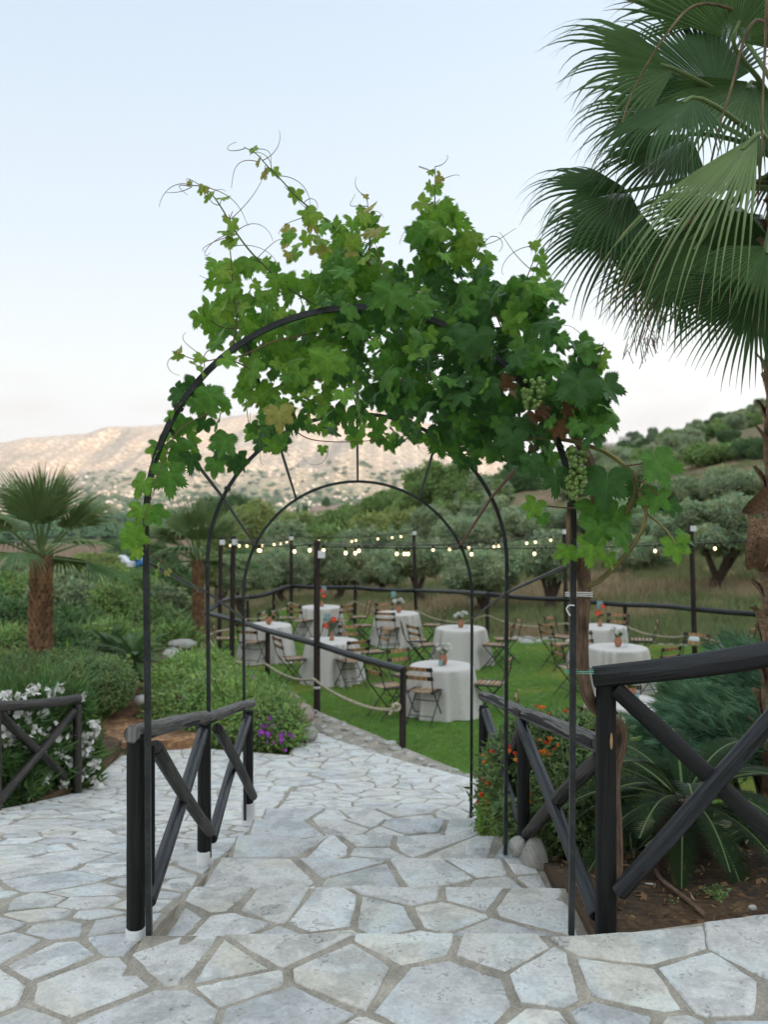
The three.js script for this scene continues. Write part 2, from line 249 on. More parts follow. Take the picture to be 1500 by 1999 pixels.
const ringsFor = (list, n) => { const o = []; for (let k = 0; k + 1 < list.length; k++) for (let i = 0; i < n[k]; i++) o.push(list[k] * Math.pow(list[k + 1] / list[k], i / n[k])); o.push(list[list.length - 1]); return o; };
{ // the ground: one sheet to the horizon
  const th = []; for (let a = -180; a < -42; a += 3) th.push(a); for (let a = -42; a <= 42; a += .3) th.push(a); for (let a = 45; a <= 180; a += 3) th.push(a);
  const rr = ringsFor([.6, 8, 30, 120, 700, 5600], [5, 14, 36, 60, 44]);
  const s = new Soup(), col = [];
  const field = (x, z) => {
    const r = Math.hypot(x, z), a = Math.atan2(x, -z) / D2R, n = fbm(x * .03 + 7, z * .03 + 3, 4, 30), m = fbm(x * .14 + 5, z * .14, 4, 33), f = fbm(x * .6, z * .6, 3, 37);
    let c = [.225, .155, .085]; const green = [.085, .10, .032], brown = [.20, .125, .075], olive = [.13, .125, .05];
    const put = (q, k) => { c = c.map((w, i) => mix(w, q[i], clamp(k))); };
    put([.12, .10, .05], sstep(.42, .62, m) * .7); put([.30, .215, .12], sstep(.55, .7, f) * .35); put([.085, .105, .04], sstep(.5, .66, fbm(x * .35 + 60, z * .35, 4, 44)) * .75);
    if (r > 60) put(olive, sstep(60, 130, r) * sstep(.35, .55, n));
    if (a < -9 && r > 210 && r < 620) put(brown, sstep(210, 240, r) * (1 - sstep(560, 620, r)) * .95);
    if (a < -2 && r > 600) put(green, sstep(600, 660, r));
    if (a < -2 && r > 900) { const k = Math.floor(x / 90 + n * 3) + 31 * Math.floor(z / 130 + m * 2); put(hash(k, 4, 9) > .5 ? [.30, .24, .12] : [.12, .13, .05], .8 * sstep(900, 1300, r)); }
    if (a > -5 && a < 0 && r > 230 && r < 420) put([.33, .23, .13], .8);
    if (a > 6 && a < 28 && r > 90) put([.27, .15, .085], sstep(.5, .62, fbm(x * .05 + 3, z * .05, 3, 60)) * .85);
    if (a > 3 && r > 200) put([.16, .14, .075], .5);
    if (a > 50 || a < -50) put([.06, .07, .03], sstep(15, 40, r));
    if (a < -8 && r < 60) put([.09, .085, .035], .55);
    return c;
  };
  const inPatch = (x, d) => d < 21 && d > -4 && x > -3.1 && x < 7.5 && (d < 6 || x < 1 || d > 8.6);
  const rows = rr.map((r) => th.map((a) => { const x = Math.sin(a * D2R) * r, z = -Math.cos(a * D2R) * r; let y = ground(x, z); if (inPatch(x, -z) || r < 7) y -= .45; col.push(...field(x, z)); return s.v(x, y, z, x, z); }));
  for (let k = 1; k < rows.length; k++) for (let j = 0; j + 1 < th.length; j++) s.q(rows[k - 1][j], rows[k - 1][j + 1], rows[k][j + 1], rows[k][j]);
  const g = s.geo(); g.setAttribute('color', new THREE.Float32BufferAttribute(col, 3));
  struct('ground', g, mat([2.2, 2.2, 2.1], { vertexColors: true, map: rep(T.soil, .31), bumpMap: rep(T.soilB, .31), bumpScale: .04 }));
}
{ // the bare mountain across the valley
  const ridge = [[-700, 905], [-300, 893], [-100, 880], [0, 871], [60, 861], [160, 855], [210, 842], [330, 838], [420, 827], [520, 815], [600, 806], [650, 802], [700, 806], [780, 817], [850, 838], [900, 860], [960, 886], [1050, 915], [1250, 945], [1700, 965]];
  const th = [], rr = []; for (let px = -700; px <= 1700; px += 7) th.push(px); for (let r = 2300; r <= 5200; r += 29) rr.push(r);
  const top = (px) => { let k = 0; while (k < ridge.length - 2 && px > ridge[k + 1][0]) k++; const t = clamp((px - ridge[k][0]) / (ridge[k + 1][0] - ridge[k][0])); return (CAMY + (HY - mix(ridge[k][1], ridge[k + 1][1], t * t * (3 - 2 * t) * .5 + t * .5)) / F * 4300); };
  const s = new Soup(), col = [];
  const rows = rr.map((r) => th.map((px) => {
    const k = r / Math.hypot(1, (px - CX) / F) , a = (px - CX) / F, d = r, x = a * d, z = -d, t = (d - 2300) / 2000; let y;
    const wx = x + 160 * (fbm(x * .002, z * .002, 3, 4) - .5), wz = z + 160 * (fbm(x * .002 + 9, z * .002, 3, 6) - .5);
    const rid = (q) => 1 - Math.abs(2 * q - 1), n = .78 * rid(fbm(wx * .0017, wz * .0010, 3, 7)) + .19 * rid(fbm(wx * .0050, wz * .0032, 2, 8)) + .03 * rid(fbm(wx * .013, wz * .010, 2, 9));
    const up = t < 1 ? Math.pow(Math.max(t, 0), 1.25) : 1 - (t - 1) * .9;
    const h = top(px); y = mix(-26, h * 1.06, clamp(up, -.2, 1)) + (n - .64) * h * 1.2 * Math.sin(clamp(t) * Math.PI) * (.35 + .65 * t) + (t > .9 ? (fbm(x * .02, 3, 3, 5) - .5) * h * .03 : 0);
    const scrub = sstep(.52, .66, fbm(x * .007, z * .0035, 4, 14)), rock = sstep(.56, .72, fbm(x * .004 + 5, z * .003, 5, 15)), low = 1 - sstep(.1, .34, t);
    let c = [.41, .305, .215]; c = c.map((q, i) => mix(q, [.20, .19, .15][i], scrub * .5)); c = c.map((q, i) => mix(q, [.42, .37, .32][i], rock * .5)); c = c.map((q, i) => mix(q, [.17, .16, .075][i], low * .85 * (.6 + .4 * scrub)));
    col.push(...c); return s.v(x, y, z, x / 60, z / 60);
  }));
  for (let k = 1; k < rows.length; k++) for (let j = 0; j + 1 < th.length; j++) s.q(rows[k - 1][j], rows[k - 1][j + 1], rows[k][j + 1], rows[k][j]);
  const g = s.geo(); g.setAttribute('color', new THREE.Float32BufferAttribute(col, 3));
  struct('mountain', g, mat([2.7, 2.75, 2.8], { vertexColors: true, map: rep(T.blotch, 1), roughness: 1 }));
}

// ---------------------------------------------------------------- crazy paving
// a plan sheet: polygon (x, d) over a height, with a border turned down
function sheet(poly, yf, step, skirt, lift = 0) {
  const s = new Soup(), inside = (x, d) => { let c = false; for (let i = 0, j = poly.length - 1; i < poly.length; j = i++) { const [xi, yi] = poly[i], [xj, yj] = poly[j]; if (yi > d !== yj > d && x < (xj - xi) * (d - yi) / (yj - yi) + xi) c = !c; } return c; };
  const contour = []; poly.forEach((p, i) => { const q = poly[(i + 1) % poly.length], n = Math.max(1, Math.ceil(Math.hypot(q[0] - p[0], q[1] - p[1]) / step)); for (let k = 0; k < n; k++) contour.push(new THREE.Vector2(mix(p[0], q[0], k / n), mix(p[1], q[1], k / n))); });
  const pts = contour.slice(); const edge = contour.length; const xs = poly.map((p) => p[0]), ds = poly.map((p) => p[1]);
  // strips: cut the polygon with lines of constant d, so that the heights follow the slope
  const brk = [...new Set(ds)].sort((a, b) => a - b), cuts = []; brk.forEach((q, i) => { if (!i) return; const m = Math.max(1, Math.ceil((q - brk[i - 1]) / step)); for (let k = 0; k < m; k++) cuts.push([mix(brk[i - 1], q, k / m), mix(brk[i - 1], q, (k + 1) / m)]); });
  const cut = (d) => { const o = []; for (let i = 0; i < poly.length; i++) { const [xa, a] = poly[i], [xb, b] = poly[(i + 1) % poly.length]; if ((a <= d) !== (b <= d)) o.push(mix(xa, xb, (d - a) / (b - a))); } return o.sort((a, b) => a - b); };
  for (const [c0, c1] of cuts) {
    const a = c0 + 1e-6, b = c1 - 1e-6, ca = cut(a), cb = cut(b);
    for (let m = 0; m + 1 < Math.min(ca.length, cb.length); m += 2) {
      const w = Math.max(ca[m + 1] - ca[m], cb[m + 1] - cb[m]), c = Math.max(1, Math.ceil(w / step)); const row = (q, d) => Array.from({ length: c + 1 }, (_, i) => { const x = mix(q[m], q[m + 1], i / c); return s.v(x, yf(x, d) + lift, -d, x, d); });
      const ra = row(ca, a), rb = row(cb, b); for (let i = 0; i < c; i++) s.q(ra[i], ra[i + 1], rb[i + 1], rb[i]);
    }
  }
  if (skirt) contour.forEach((p, i) => { const q = contour[(i + 1) % edge]; s.q(s.v(p.x, yf(p.x, p.y) + lift, -p.y, p.x, 0), s.v(q.x, yf(q.x, q.y) + lift, -q.y, q.x, 0), s.v(q.x, yf(q.x, q.y) - skirt, -q.y, q.x, skirt), s.v(p.x, yf(p.x, p.y) - skirt, -p.y, p.x, skirt)); });
  return s.geo();
}
const PAVE = [[-5.2, -1], [3.4, -1], [3.4, 4.05], [1.57, 3.76], [1.2, 3.66], [.86, 3.6], [.86, 4.34], [.85, 5.4], [.8, 6.5], [.82, 7.2], [.92, 8.6], [.98, 9.75], [.2, 10.9], [-1.0, 12.55], [-1.15, 12.3], [-1.15, 11.15], [-2.4, 11.55], [-3.2, 11.35], [-3.05, 9.1], [-3.3, 7.7], [-5.2, 5.5]];
const pavement = new THREE.Group(); pavement.name = numbered('stone_path'); pavement.userData.kind = 'structure'; scene.add(pavement);
{
  const near = PAVE.filter((p) => 1);
  // mortar bed in three pieces and six steps
  part('mortar_bed', sheet([[-5.2, -1], [3.4, -1], [3.4, 4.05], [1.57, 3.76], [1.2, 3.66], [.86, 3.57], [SX0, 3.57], [SX0, 3.2], [-5.2, 3.2]], () => 0, .5, .5), M.mortar, pavement);
  part('mortar_bed', sheet([[-5.2, 3.2], [SX0, 3.2], [SX0, 7.14], [SX0, 9.2], [.94, 9.2], [.98, 9.75], [.2, 10.9], [-1.0, 12.55], [-1.15, 12.3], [-1.15, 11.15], [-2.4, 11.55], [-3.2, 11.35], [-3.05, 9.1], [-3.3, 7.7], [-5.2, 5.5]], (x, d) => ramp(d), .25, .4), M.mortar, pavement);
  part('mortar_bed', sheet([[SX0, 7.14], [.82, 7.14], [.94, 9.2], [SX0, 9.2]], (x, d) => mix(RISE * 6 + .015, ramp(9.2), (d - STEP[5]) / (9.2 - STEP[5])), .25, .4), M.mortar, pavement);
  for (let k = 0; k < 5; k++) { const w = .8, g = box(SX1 - SX0 - .02 * k * .2, w, STEP[k + 1] - STEP[k] + .003 * (k + 1), (SX0 + SX1) / 2, RISE * (k + 1) - w / 2, -(STEP[k] + STEP[k + 1]) / 2); const uv = g.attributes.uv, p = g.attributes.position; for (let i = 0; i < p.count; i++) uv.setXY(i, p.getX(i), p.getZ(i) + p.getY(i)); part('step', g, M.mortar, pavement); }
  // seeds of the stones
  rnd = mulberry(91);
  const seeds = [];
  const inPoly = (x, d) => { let c = false; for (let i = 0, j = PAVE.length - 1; i < PAVE.length; j = i++) { const [xi, yi] = PAVE[i], [xj, yj] = PAVE[j]; if (yi > d !== yj > d && x < (xj - xi) * (d - yi) / (yj - yi) + xi) c = !c; } return c; };
  const zone = (x, d) => x > SX0 && d < STEP[5] ? (d < STEP[0] ? 100 : STEP.findLastIndex((q) => d > q)) : (x > SX0 && d < 9.2 ? 101 : 102);
  for (let tries = 0; tries < 60000; tries++) {
    const x = R(-4.6, 2.6), d = R(1.5, 12.6); if (!inPoly(x, d)) continue;
    if (d < 5.5 && Math.abs(x + .3) > d * .55 + .7) continue;
    const w = hash(Math.floor(x * 2.2), Math.floor(d * 2.2), 5), min = (.175 + .27 * w * w + .06 * R()) * (d > 7.2 ? .92 : 1);
    if (seeds.every((s) => Math.hypot(s.x - x, (s.d - d) * 1.06) > (min + s.min) * .5)) seeds.push({ x, d, min, z: zone(x, d), w: min * min * R(.1, .42) });
  }
  const cutBy = (poly, nx, nd, c) => { const o = []; for (let i = 0; i < poly.length; i++) { const a = poly[i], b = poly[(i + 1) % poly.length], fa = a[0] * nx + a[1] * nd - c, fb = b[0] * nx + b[1] * nd - c; if (fa <= 0) o.push(a); if ((fa < 0) !== (fb < 0) && fa !== fb) { const t = fa / (fa - fb); o.push([mix(a[0], b[0], t), mix(a[1], b[1], t)]); } } return o; };
  const joins = (a, b) => a.z === b.z || (a.z === 100 && b.z === 102 && b.d < 3.7) || (a.z === 102 && b.z === 100 && a.d < 3.7) || ((a.z === 101 && b.z === 102 || a.z === 102 && b.z === 101) && Math.max(a.d, b.d) > 9.1);
  const stones = [];
  seeds.forEach((s, si) => {
    let poly = [[s.x - .6, s.d - .6], [s.x + .6, s.d - .6], [s.x + .6, s.d + .6], [s.x - .6, s.d + .6]];
    for (const q of seeds) { if (q === s) continue; const dx = q.x - s.x, dd = q.d - s.d, L = Math.hypot(dx, dd); if (L > 1.3 || !joins(s, q)) continue; const m = (q.x * q.x + q.d * q.d - s.x * s.x - s.d * s.d + (s.w - q.w)) / 2; poly = cutBy(poly, dx, dd, m); if (poly.length < 3) return; }
    // where treads, ramp and borders end
    if (s.z < 10) { poly = cutBy(poly, 0, -1, -(STEP[s.z] + .012)); poly = cutBy(poly, 0, 1, STEP[s.z + 1] + .012); poly = cutBy(poly, -1, 0, -(SX0 + .01)); }
    if (s.z === 100 && s.x < .9) poly = cutBy(poly, 0, 1, STEP[0] + .012);
    if (s.z === 101) { poly = cutBy(poly, 0, -1, -(STEP[5] + .015)); poly = cutBy(poly, -1, 0, -(SX0 + .012)); }
    if (s.z === 102 && s.x < SX0 && s.d < 9.3 && s.d > 3.57) poly = cutBy(poly, 1, 0, SX0 - .012);
    if (s.z === 102 && s.d <= 3.57 && poly.some((p) => p[0] > SX0 && p[1] > 3.58)) poly = cutBy(poly, 1, 0, SX0 - .01);
    for (let i = 0; i < PAVE.length; i++) { const a = PAVE[i], b = PAVE[(i + 1) % PAVE.length], L = Math.hypot(b[0] - a[0], b[1] - a[1]); let nx = (b[1] - a[1]) / L, nd = -(b[0] - a[0]) / L; const c = a[0] * nx + a[1] * nd; const sd = s.x * nx + s.d * nd - c, tt = ((s.x - a[0]) * (b[0] - a[0]) + (s.d - a[1]) * (b[1] - a[1])) / L; if (Math.abs(sd) < .8 && tt > -.05 && tt < L + .05) { if (sd > 0) { nx = -nx; nd = -nd; } poly = cutBy(poly, nx, nd, (sd > 0 ? -c : c) - R(.0, .03)); } }
    // joints of uneven width
    const base = R(.004, .013); const cc = poly.slice();
    for (let i = 0; i < cc.length; i++) { const a = cc[i], b = cc[(i + 1) % cc.length], L = Math.hypot(b[0] - a[0], b[1] - a[1]); if (L < .01) continue; const nx = (b[1] - a[1]) / L, nd = -(b[0] - a[0]) / L, tilt = R(-.10, .10); const n2 = Math.hypot(1, tilt), mx = (a[0] + b[0]) / 2, md = (a[1] + b[1]) / 2; const ax = (nx + tilt * (b[0] - a[0]) / L) / n2, ad = (nd + tilt * (b[1] - a[1]) / L) / n2; const border = s.z < 10 || s.z === 100 ? Math.abs(md - STEP[0]) < .03 || STEP.some((q) => Math.abs(md - q) < .03) && Math.abs(nd) > .95 : false; if (border) continue; poly = cutBy(poly, ax, ad, mx * ax + md * ad - (md > 7.2 ? .6 : 1) * base - (md > 7.2 ? .6 : 1) * (R() < .2 ? R(.008, .028) : R(0, .008))); }
    if (poly.length < 3) return;
    let A = 0, gx = 0, gd = 0; poly.forEach((p, i) => { const q = poly[(i + 1) % poly.length], c = p[0] * q[1] - q[0] * p[1]; A += c; gx += (p[0] + q[0]) * c; gd += (p[1] + q[1]) * c; }); A /= 2; gx /= 6 * A; gd /= 6 * A; A = Math.abs(A);
    if (A < .004) return;
    if (R() < .2) { const an = R(6.28), ex = Math.cos(an), ed = Math.sin(an), far = Math.max(...poly.map((p) => p[0] * ex + p[1] * ed)), c0 = gx * ex + gd * ed; poly = cutBy(poly, ex, ed, mix(c0, far, R(.72, .92))); }
    stones.push({ poly, A, gx, gd, z: s.z, k: si });
  });
  const make = (st) => {
    const { poly, gx, gd } = st, fine = gd < 5.2 ? .026 : gd < 7.5 ? .05 : .09, s = new Soup(), out = [];
    poly.forEach((p, i) => { const q = poly[(i + 1) % poly.length], L = Math.hypot(q[0] - p[0], q[1] - p[1]), n = Math.max(1, Math.round(L / fine)); for (let k = 0; k < n; k++) { let x = mix(p[0], q[0], k / n), d = mix(p[1], q[1], k / n); const e = (fbm(x * 14, d * 14, 3, st.k) - .5) * .022 + (noise(x * 60, d * 60, st.k) - .5) * .010, L2 = Math.hypot(x - gx, d - gd) || 1; const rounding = .002 * Math.abs(k / n - .5) * 2; x += (gx - x) / L2 * (rounding - e * .5); d += (gd - d) / L2 * (rounding - e * .5); out.push([x, d]); } });
    const lift = .003 + .007 * hash(st.k, 2, 8), tx = (hash(st.k, 3, 8) - .5) * .03, td = (hash(st.k, 4, 8) - .5) * .03, rot = hash(st.k, 5, 8) * 6.28, cr = Math.cos(rot), sr = Math.sin(rot), ox = hash(st.k, 6, 8) * 7, od = hash(st.k, 7, 8) * 7;
    const zy = (x, d) => st.z < 10 ? RISE * (st.z + 1) : st.z === 100 ? 0 : st.z === 101 ? mix(RISE * 6 + .015, ramp(9.2), (d - STEP[5]) / (9.2 - STEP[5])) : ramp(d);
    const put = (x, d, dy) => { const u = cr * x - sr * d + ox, w = sr * x + cr * d + od; return s.v(x, zy(x, d) + lift + (x - gx) * tx + (d - gd) * td + dy, -d, u, w); };
    const n = out.length, inn = (f, dy, wob) => out.map(([x, d], i) => { const L = Math.hypot(x - gx, d - gd) || 1, m = Math.min(f, L * .4); return put(x + (gx - x) / L * m, d + (gd - d) / L * m, dy + (wob ? (fbm(x * 9, d * 9, 2, st.k) - .5) * wob : 0)); });
    const low = inn(-.002, -.03, 0), rim = inn(0, -.0055, .004), ch = inn(.007, -.0005, .006), mid = inn(.07, .0015, .014), c = put(gx, gd, .003);
    for (let i = 0; i < n; i++) { const j = (i + 1) % n; s.q(low[i], low[j], rim[j], rim[i]); s.q(rim[i], rim[j], ch[j], ch[i]); s.q(ch[i], ch[j], mid[j], mid[i]); s.t(mid[i], mid[j], c); }
    return s.geo(gd < 7.5);
  };
  stones.sort((a, b) => b.A / b.gd ** 3 - a.A / a.gd ** 3);
  const rest = [];
  stones.forEach((st, i) => { const g = make(st), m = Math.floor(hash(st.k, 9, 9) * 6); if (i < 300) { part('paving_stone', g, M.stones[m], pavement); } else (rest[0] ??= []).push(g); });
  if (rest[0]) part('small_paving_stones', merge(rest[0]), M.stones[0], pavement).userData.kind = 'stuff';
  console.log('stones', stones.length);
}
// rounded rock
function rockGeo(rx, ry, rz, seed, det = 3) {
  const g = new THREE.IcosahedronGeometry(1, det), p = g.attributes.position;
  for (let i = 0; i < p.count; i++) { const x = p.getX(i), y = p.getY(i), z = p.getZ(i), n = .72 + .42 * fbm(x * 1.1 + seed + 9, y * 1.1 + z * .9 + 9, 3, seed) + .22 * (fbm(z * 2 + seed + 19, x * 2 - y + 19, 3, seed + 3) - .5); p.setXYZ(i, x * n * rx, y * n * ry, z * n * rz); }
  const u = g.attributes.uv; for (let i = 0; i < p.count; i++) u.setXY(i, p.getX(i) + p.getY(i) * .5, p.getZ(i) + p.getY(i) * .5);
  const q = toCreasedNormals(g, .5); return q;
}
{ // sloping cement edge with cobbles between path and lawn
  const k = thing('cobble_kerb', 'sloping cement edge set with rounded pale cobbles between stone path and lawn', 'kerb');
  const A = [-1.12, 13.3], B = [1.12, 9.65], L = Math.hypot(B[0] - A[0], B[1] - A[1]), ux = (B[0] - A[0]) / L, ud = (B[1] - A[1]) / L, nx = -ud, nd = ux; // towards the lawn
  const s = new Soup(), sg = nx > 0 ? 1 : -1, prof = [[-.34, -.10], [-.30, .0], [-.16, .045], [0, .07], [.13, .085], [.19, .06], [.21, -.2]], rows = [];
  for (let i = 0; i <= 24; i++) { const t = i / 24, w = 1 + .14 * (noise(t * 8, 2, 3) - .5); rows.push(prof.map(([o, y]) => { const x = A[0] + ux * L * t + nx * sg * o * w, d = A[1] + ud * L * t + nd * sg * o * w; return s.v(x, -1.42 + y + (noise(t * 11, o * 9, 5) - .5) * .02, -d, o, t * L); })); }
  for (let i = 1; i < rows.length; i++) for (let j = 0; j + 1 < prof.length; j++) s.q(rows[i - 1][j], rows[i - 1][j + 1], rows[i][j + 1], rows[i][j]);
  part('cement_edge', s.geo(), M.mortar, k);
  rnd = mulberry(55);
  for (let i = 0; i < 46; i++) { const t = (i + R(.2, .8)) / 46, o = i % 3 === 2 ? R(-.26, -.12) : R(-.02, .12), w = R(.04, .085); const g = rockGeo(w * R(.7, 1.1), .03, w * R(.8, 1.4), i, 2); g.rotateY(R(6.28)); g.translate(A[0] + ux * L * t + nx * sg * o, -1.42 + (o < -.1 ? .03 : .075), -(A[1] + ud * L * t + nd * sg * o)); part('cobble', g, M.rock[i % 3 ? 1 : 0], k); }
}
const LAWN = [[-1.0, 13.35], [1.22, 9.7], [1.05, 8.5], [2.2, 7.6], [5, 7.9], [9.5, 8.4], [9.5, 17.2], [5.6, 18.7], [3.9, 19.6], [2.8, 20.4], [1.5, 21.3], [.5, 23.3], [-.9, 25.6], [-2.8, 26.2], [-3.5, 23], [-3.75, 19.4], [-3.1, 16.4], [-2.4, 15.1], [-1.6, 14.2]];
const lawnIn = (x, d) => { let c = false; for (let i = 0, j = LAWN.length - 1; i < LAWN.length; j = i++) { const [xi, yi] = LAWN[i], [xj, yj] = LAWN[j]; if (yi > d !== yj > d && x < (xj - xi) * (d - yi) / (yj - yi) + xi) c = !c; } return c; };
struct('lawn', sheet(LAWN, lawnY, .4, .5), M.lawn);
// planting bed on the right and the dirt path on the left
const bedY = (x, d) => mix(-.07, -1.32, sstep(3.9, 8.2, d)) + .05 * (fbm(x * 3, d * 3, 3, 6) - .5) + .10 * sstep(1.2, 2.6, x) * (1 - sstep(6, 8, d));
struct('soil_bed', sheet([[.86, 3.58], [1.2, 3.64], [1.57, 3.74], [3.4, 4.03], [9.5, 4.6], [9.5, 8.6], [5, 8.1], [2.2, 7.8], [1.08, 8.7], [.9, 8.5], [.82, 7.2], [.8, 6.5], [.85, 5.4]], bedY, .12, .4), M.soil);
const leftY = (x, d) => mix(-1.26, -1.2, sstep(11.3, 14.5, d)) + .03 * (fbm(x * 3, d * 3, 3, 6) - .5) + .25 * sstep(-4.2, -6.5, x);
struct('dirt_path', sheet([[-3.25, 11.2], [-2.3, 11.5], [-2.6, 13.4], [-3.9, 15.5], [-5.2, 16], [-4.6, 13.6], [-3.9, 12]], leftY, .3, .3), M.dirt);
struct('garden_soil', sheet([[-9, 5], [-5.2, 5.4], [-3.3, 7.7], [-3.05, 9.1], [-3.2, 11.25], [-3.9, 12], [-4.6, 13.6], [-5.2, 16], [-8, 17], [-12, 16]], (x, d) => mix(-.95, -1.22, sstep(7, 11, d)) + .25 * sstep(-4.2, -6.5, x) - .012, .4, .4), M.soil);

// ---------------------------------------------------------------- the arch of three hoops
const HOOP = [[3.587, 285, 1120, 1828], [5.077, 405, 990, 1673], [6.644, 475, 922, 1601]].map(([d, a, b, foot]) => { const l = P(a, foot, d), r = P(b, foot - 8, d); return { d, l, r, c: (l.x + r.x) / 2, R: (r.x - l.x) / 2, y0: l.y, cy: l.y + 1.615 }; });
const hoopAt = (h, deg) => deg < 0 ? V(h.c + h.R, h.cy - .16, -h.d) : deg > 180 ? V(h.c - h.R, h.cy - .16, -h.d) : V(h.c + h.R * Math.cos(deg * D2R), h.cy + h.R * Math.sin(deg * D2R), -h.d);
{
  const arch = thing('garden_arch', 'three dark metal hoops joined by straight rods forming an arch over the stone steps', 'arch');
  HOOP.forEach((h, i) => {
    const pts = [V(h.l.x + .012, h.y0, -h.d)]; for (let y = .2; y < 1.6; y += .2) pts.push(V(h.c - h.R + .012 * (1 - y / 1.6), h.y0 + y, -h.d + .004 * Math.sin(y * 5)));
    for (let a = 180; a >= 0; a -= 4.5) pts.push(hoopAt(h, a)); for (let y = 1.4; y > .1; y -= .2) pts.push(V(h.c + h.R - .006 * (1 - y / 1.6), h.y0 + y, -h.d)); pts.push(V(h.c + h.R - .008, h.r.y - .01, -h.d));
    part('hoop', sharp(tube(pts, i ? .0138 : .0155, { sides: 4, phase: Math.PI / 4, caps: true })), M.pipe, arch);
  });
  for (const deg of [-5, 26.2, 57.6, 90, 122.4, 153.8, 185]) { const p = HOOP.map((h) => hoopAt(h, deg)); part('connecting_rod', tube([p[0].clone().lerp(p[1], .0), p[1], p[2]], .0085, { sides: 6 }), deg === 26.2 ? M.caneRed : M.pipe, arch); }
  for (const [i, deg] of [[0, 148], [0, 34], [1, 150], [2, 26]]) { const p = hoopAt(HOOP[i], deg); part('bolt', box(.03, .018, .05, p.x, p.y, p.z, 0, 0, deg * D2R), M.pipe, arch); }
}
// ---------------------------------------------------------------- post and rail fences of round timber
const post = (f, base, h, r, m = M.postDark, seed = 1) => part('post', timber(base, base.clone().add(V(0, h, 0)), r, r * .96, seed, .004), m, f);
{ // left of the steps
  const f = thing('timber_fence', 'low dark timber fence with crossed braces and white feet left of the steps', 'fence');
  const px = [[265, 1822, 1440, 3.62], [398, 1680, 1408, 5.08], [485, 1598, 1386, 6.72]], b = px.map(([x, y, t, d]) => P(x, y, d)), top = px.map(([x, y, t, d]) => P(x, t, d));
  b.forEach((p, i) => {
    const w = [.022, .055, .11][i]; post(f, V(p.x, p.y + w, p.z), top[i].y - p.y - w - .005, .037, M.postDark, i + 2);
    part('post_foot', i === 2 ? box(.085, w + .03, .085, p.x, p.y + w / 2 - .01, p.z) : tube([V(p.x, p.y - .02, p.z), V(p.x, p.y + w, p.z)], .04, { sides: 16, chamfer: .004 }), M.white, f);
  });
  part('rail', timber(top[0].clone().add(V(-.0, .025, .05)), top[1].clone().add(V(.01, .012, -.06)), .036, .034, 11, .02), M.logGrey, f);
  part('rail', timber(top[1].clone().add(V(.02, .02, .05)), top[2].clone().add(V(.015, .03, -.08)), .032, .031, 12, .03), M.logGrey, f);
  for (let i = 0; i < 2; i++) {
    const a = b[i], c = b[i + 1], ta = top[i], tc = top[i + 1];
    part('brace', timber(V(ta.x + .065, ta.y - .05, ta.z - .05), V(c.x + .04, c.y + .17, c.z + .03), .031, .03, 21 + i, .01), M.logBrown, f);
    part('brace', timber(V(a.x + .035, a.y + .10, a.z - .05), V(tc.x + .0, tc.y - .05, tc.z + .03), .031, .031, 31 + i, .012), M.logBlue, f);
  }
  part('batten', box(.02, .55, .02, b[0].x + .058, top[0].y - .31, b[0].z - .02), M.postDark, f);
}
const nearPost = P(1184, 1806, 3.72);
{ // right of the steps
  const f = thing('timber_fence', 'low timber fence with grey top rail and crossed braces right of the steps', 'fence');
  const px = [[1022, 1640, 1402, 5.2], [945, 1608, 1372, 6.65]], b = px.map(([x, y, t, d]) => P(x, y, d)), top = px.map(([x, y, t, d]) => P(x, t, d));
  b.forEach((p, i) => post(f, V(p.x, p.y - .06, p.z), top[i].y - p.y + .04, .035, M.postDark, i + 5));
  const t0 = P(1172, 1452, 3.80);
  part('rail', timber(t0, top[0].clone().add(V(.01, .03, .04)), .039, .036, 14, .01), M.logGrey, f);
  part('rail', timber(top[0].clone().add(V(.0, .03, .06)), top[1].clone().add(V(-.0, .03, -.1)), .036, .033, 15, .02), M.logGrey, f);
  part('brace', timber(P(1016, 1410, 5.16), P(1166, 1788, 3.78), .032, .033, 41), M.logBlue, f);
  part('brace', timber(P(1030, 1630, 5.1), P(1172, 1480, 3.85), .034, .035, 42), M.logBrown, f);
  part('brace', timber(P(948, 1388, 6.6), P(1018, 1606, 5.26), .03, .03, 43), M.logBlue, f);
  part('brace', timber(P(946, 1588, 6.6), P(1022, 1418, 5.3), .03, .03, 44), M.logBrown, f);
}
{ // across the planting bed on the right
  const f = thing('timber_fence', 'near black timber fence with big crossed braces in front of the planting bed', 'fence');
  const top = P(1184, 1316, 3.72);
  post(f, V(nearPost.x, nearPost.y - .08, nearPost.z), top.y - nearPost.y + .08, .0425, M.postDark, 9);
  const farTop = P(1585, 1268, 3.5), b2 = P(1640, 1830, 3.47);
  post(f, V(b2.x, -.1, b2.z), farTop.y + .1, .042, M.postDark, 10);
  part('rail', timber(P(1158, 1322, 3.71), farTop.clone().add(V(.05, .02, 0)), .043, .052, 16, .012), M.railDark, f);
  part('brace', timber(P(1202, 1344, 3.68), P(1580, 1700, 3.52), .034, .036, 17), M.postDark, f);
  part('brace', timber(P(1208, 1744, 3.66), P(1572, 1330, 3.47), .036, .037, 18), M.logBlue, f);
  part('splinter', rockGeo(.006, .036, .004, 3, 1).translate(nearPost.x + .012, P(0, 1447, 3.68).y, nearPost.z + .040), M.splinter, f);
}
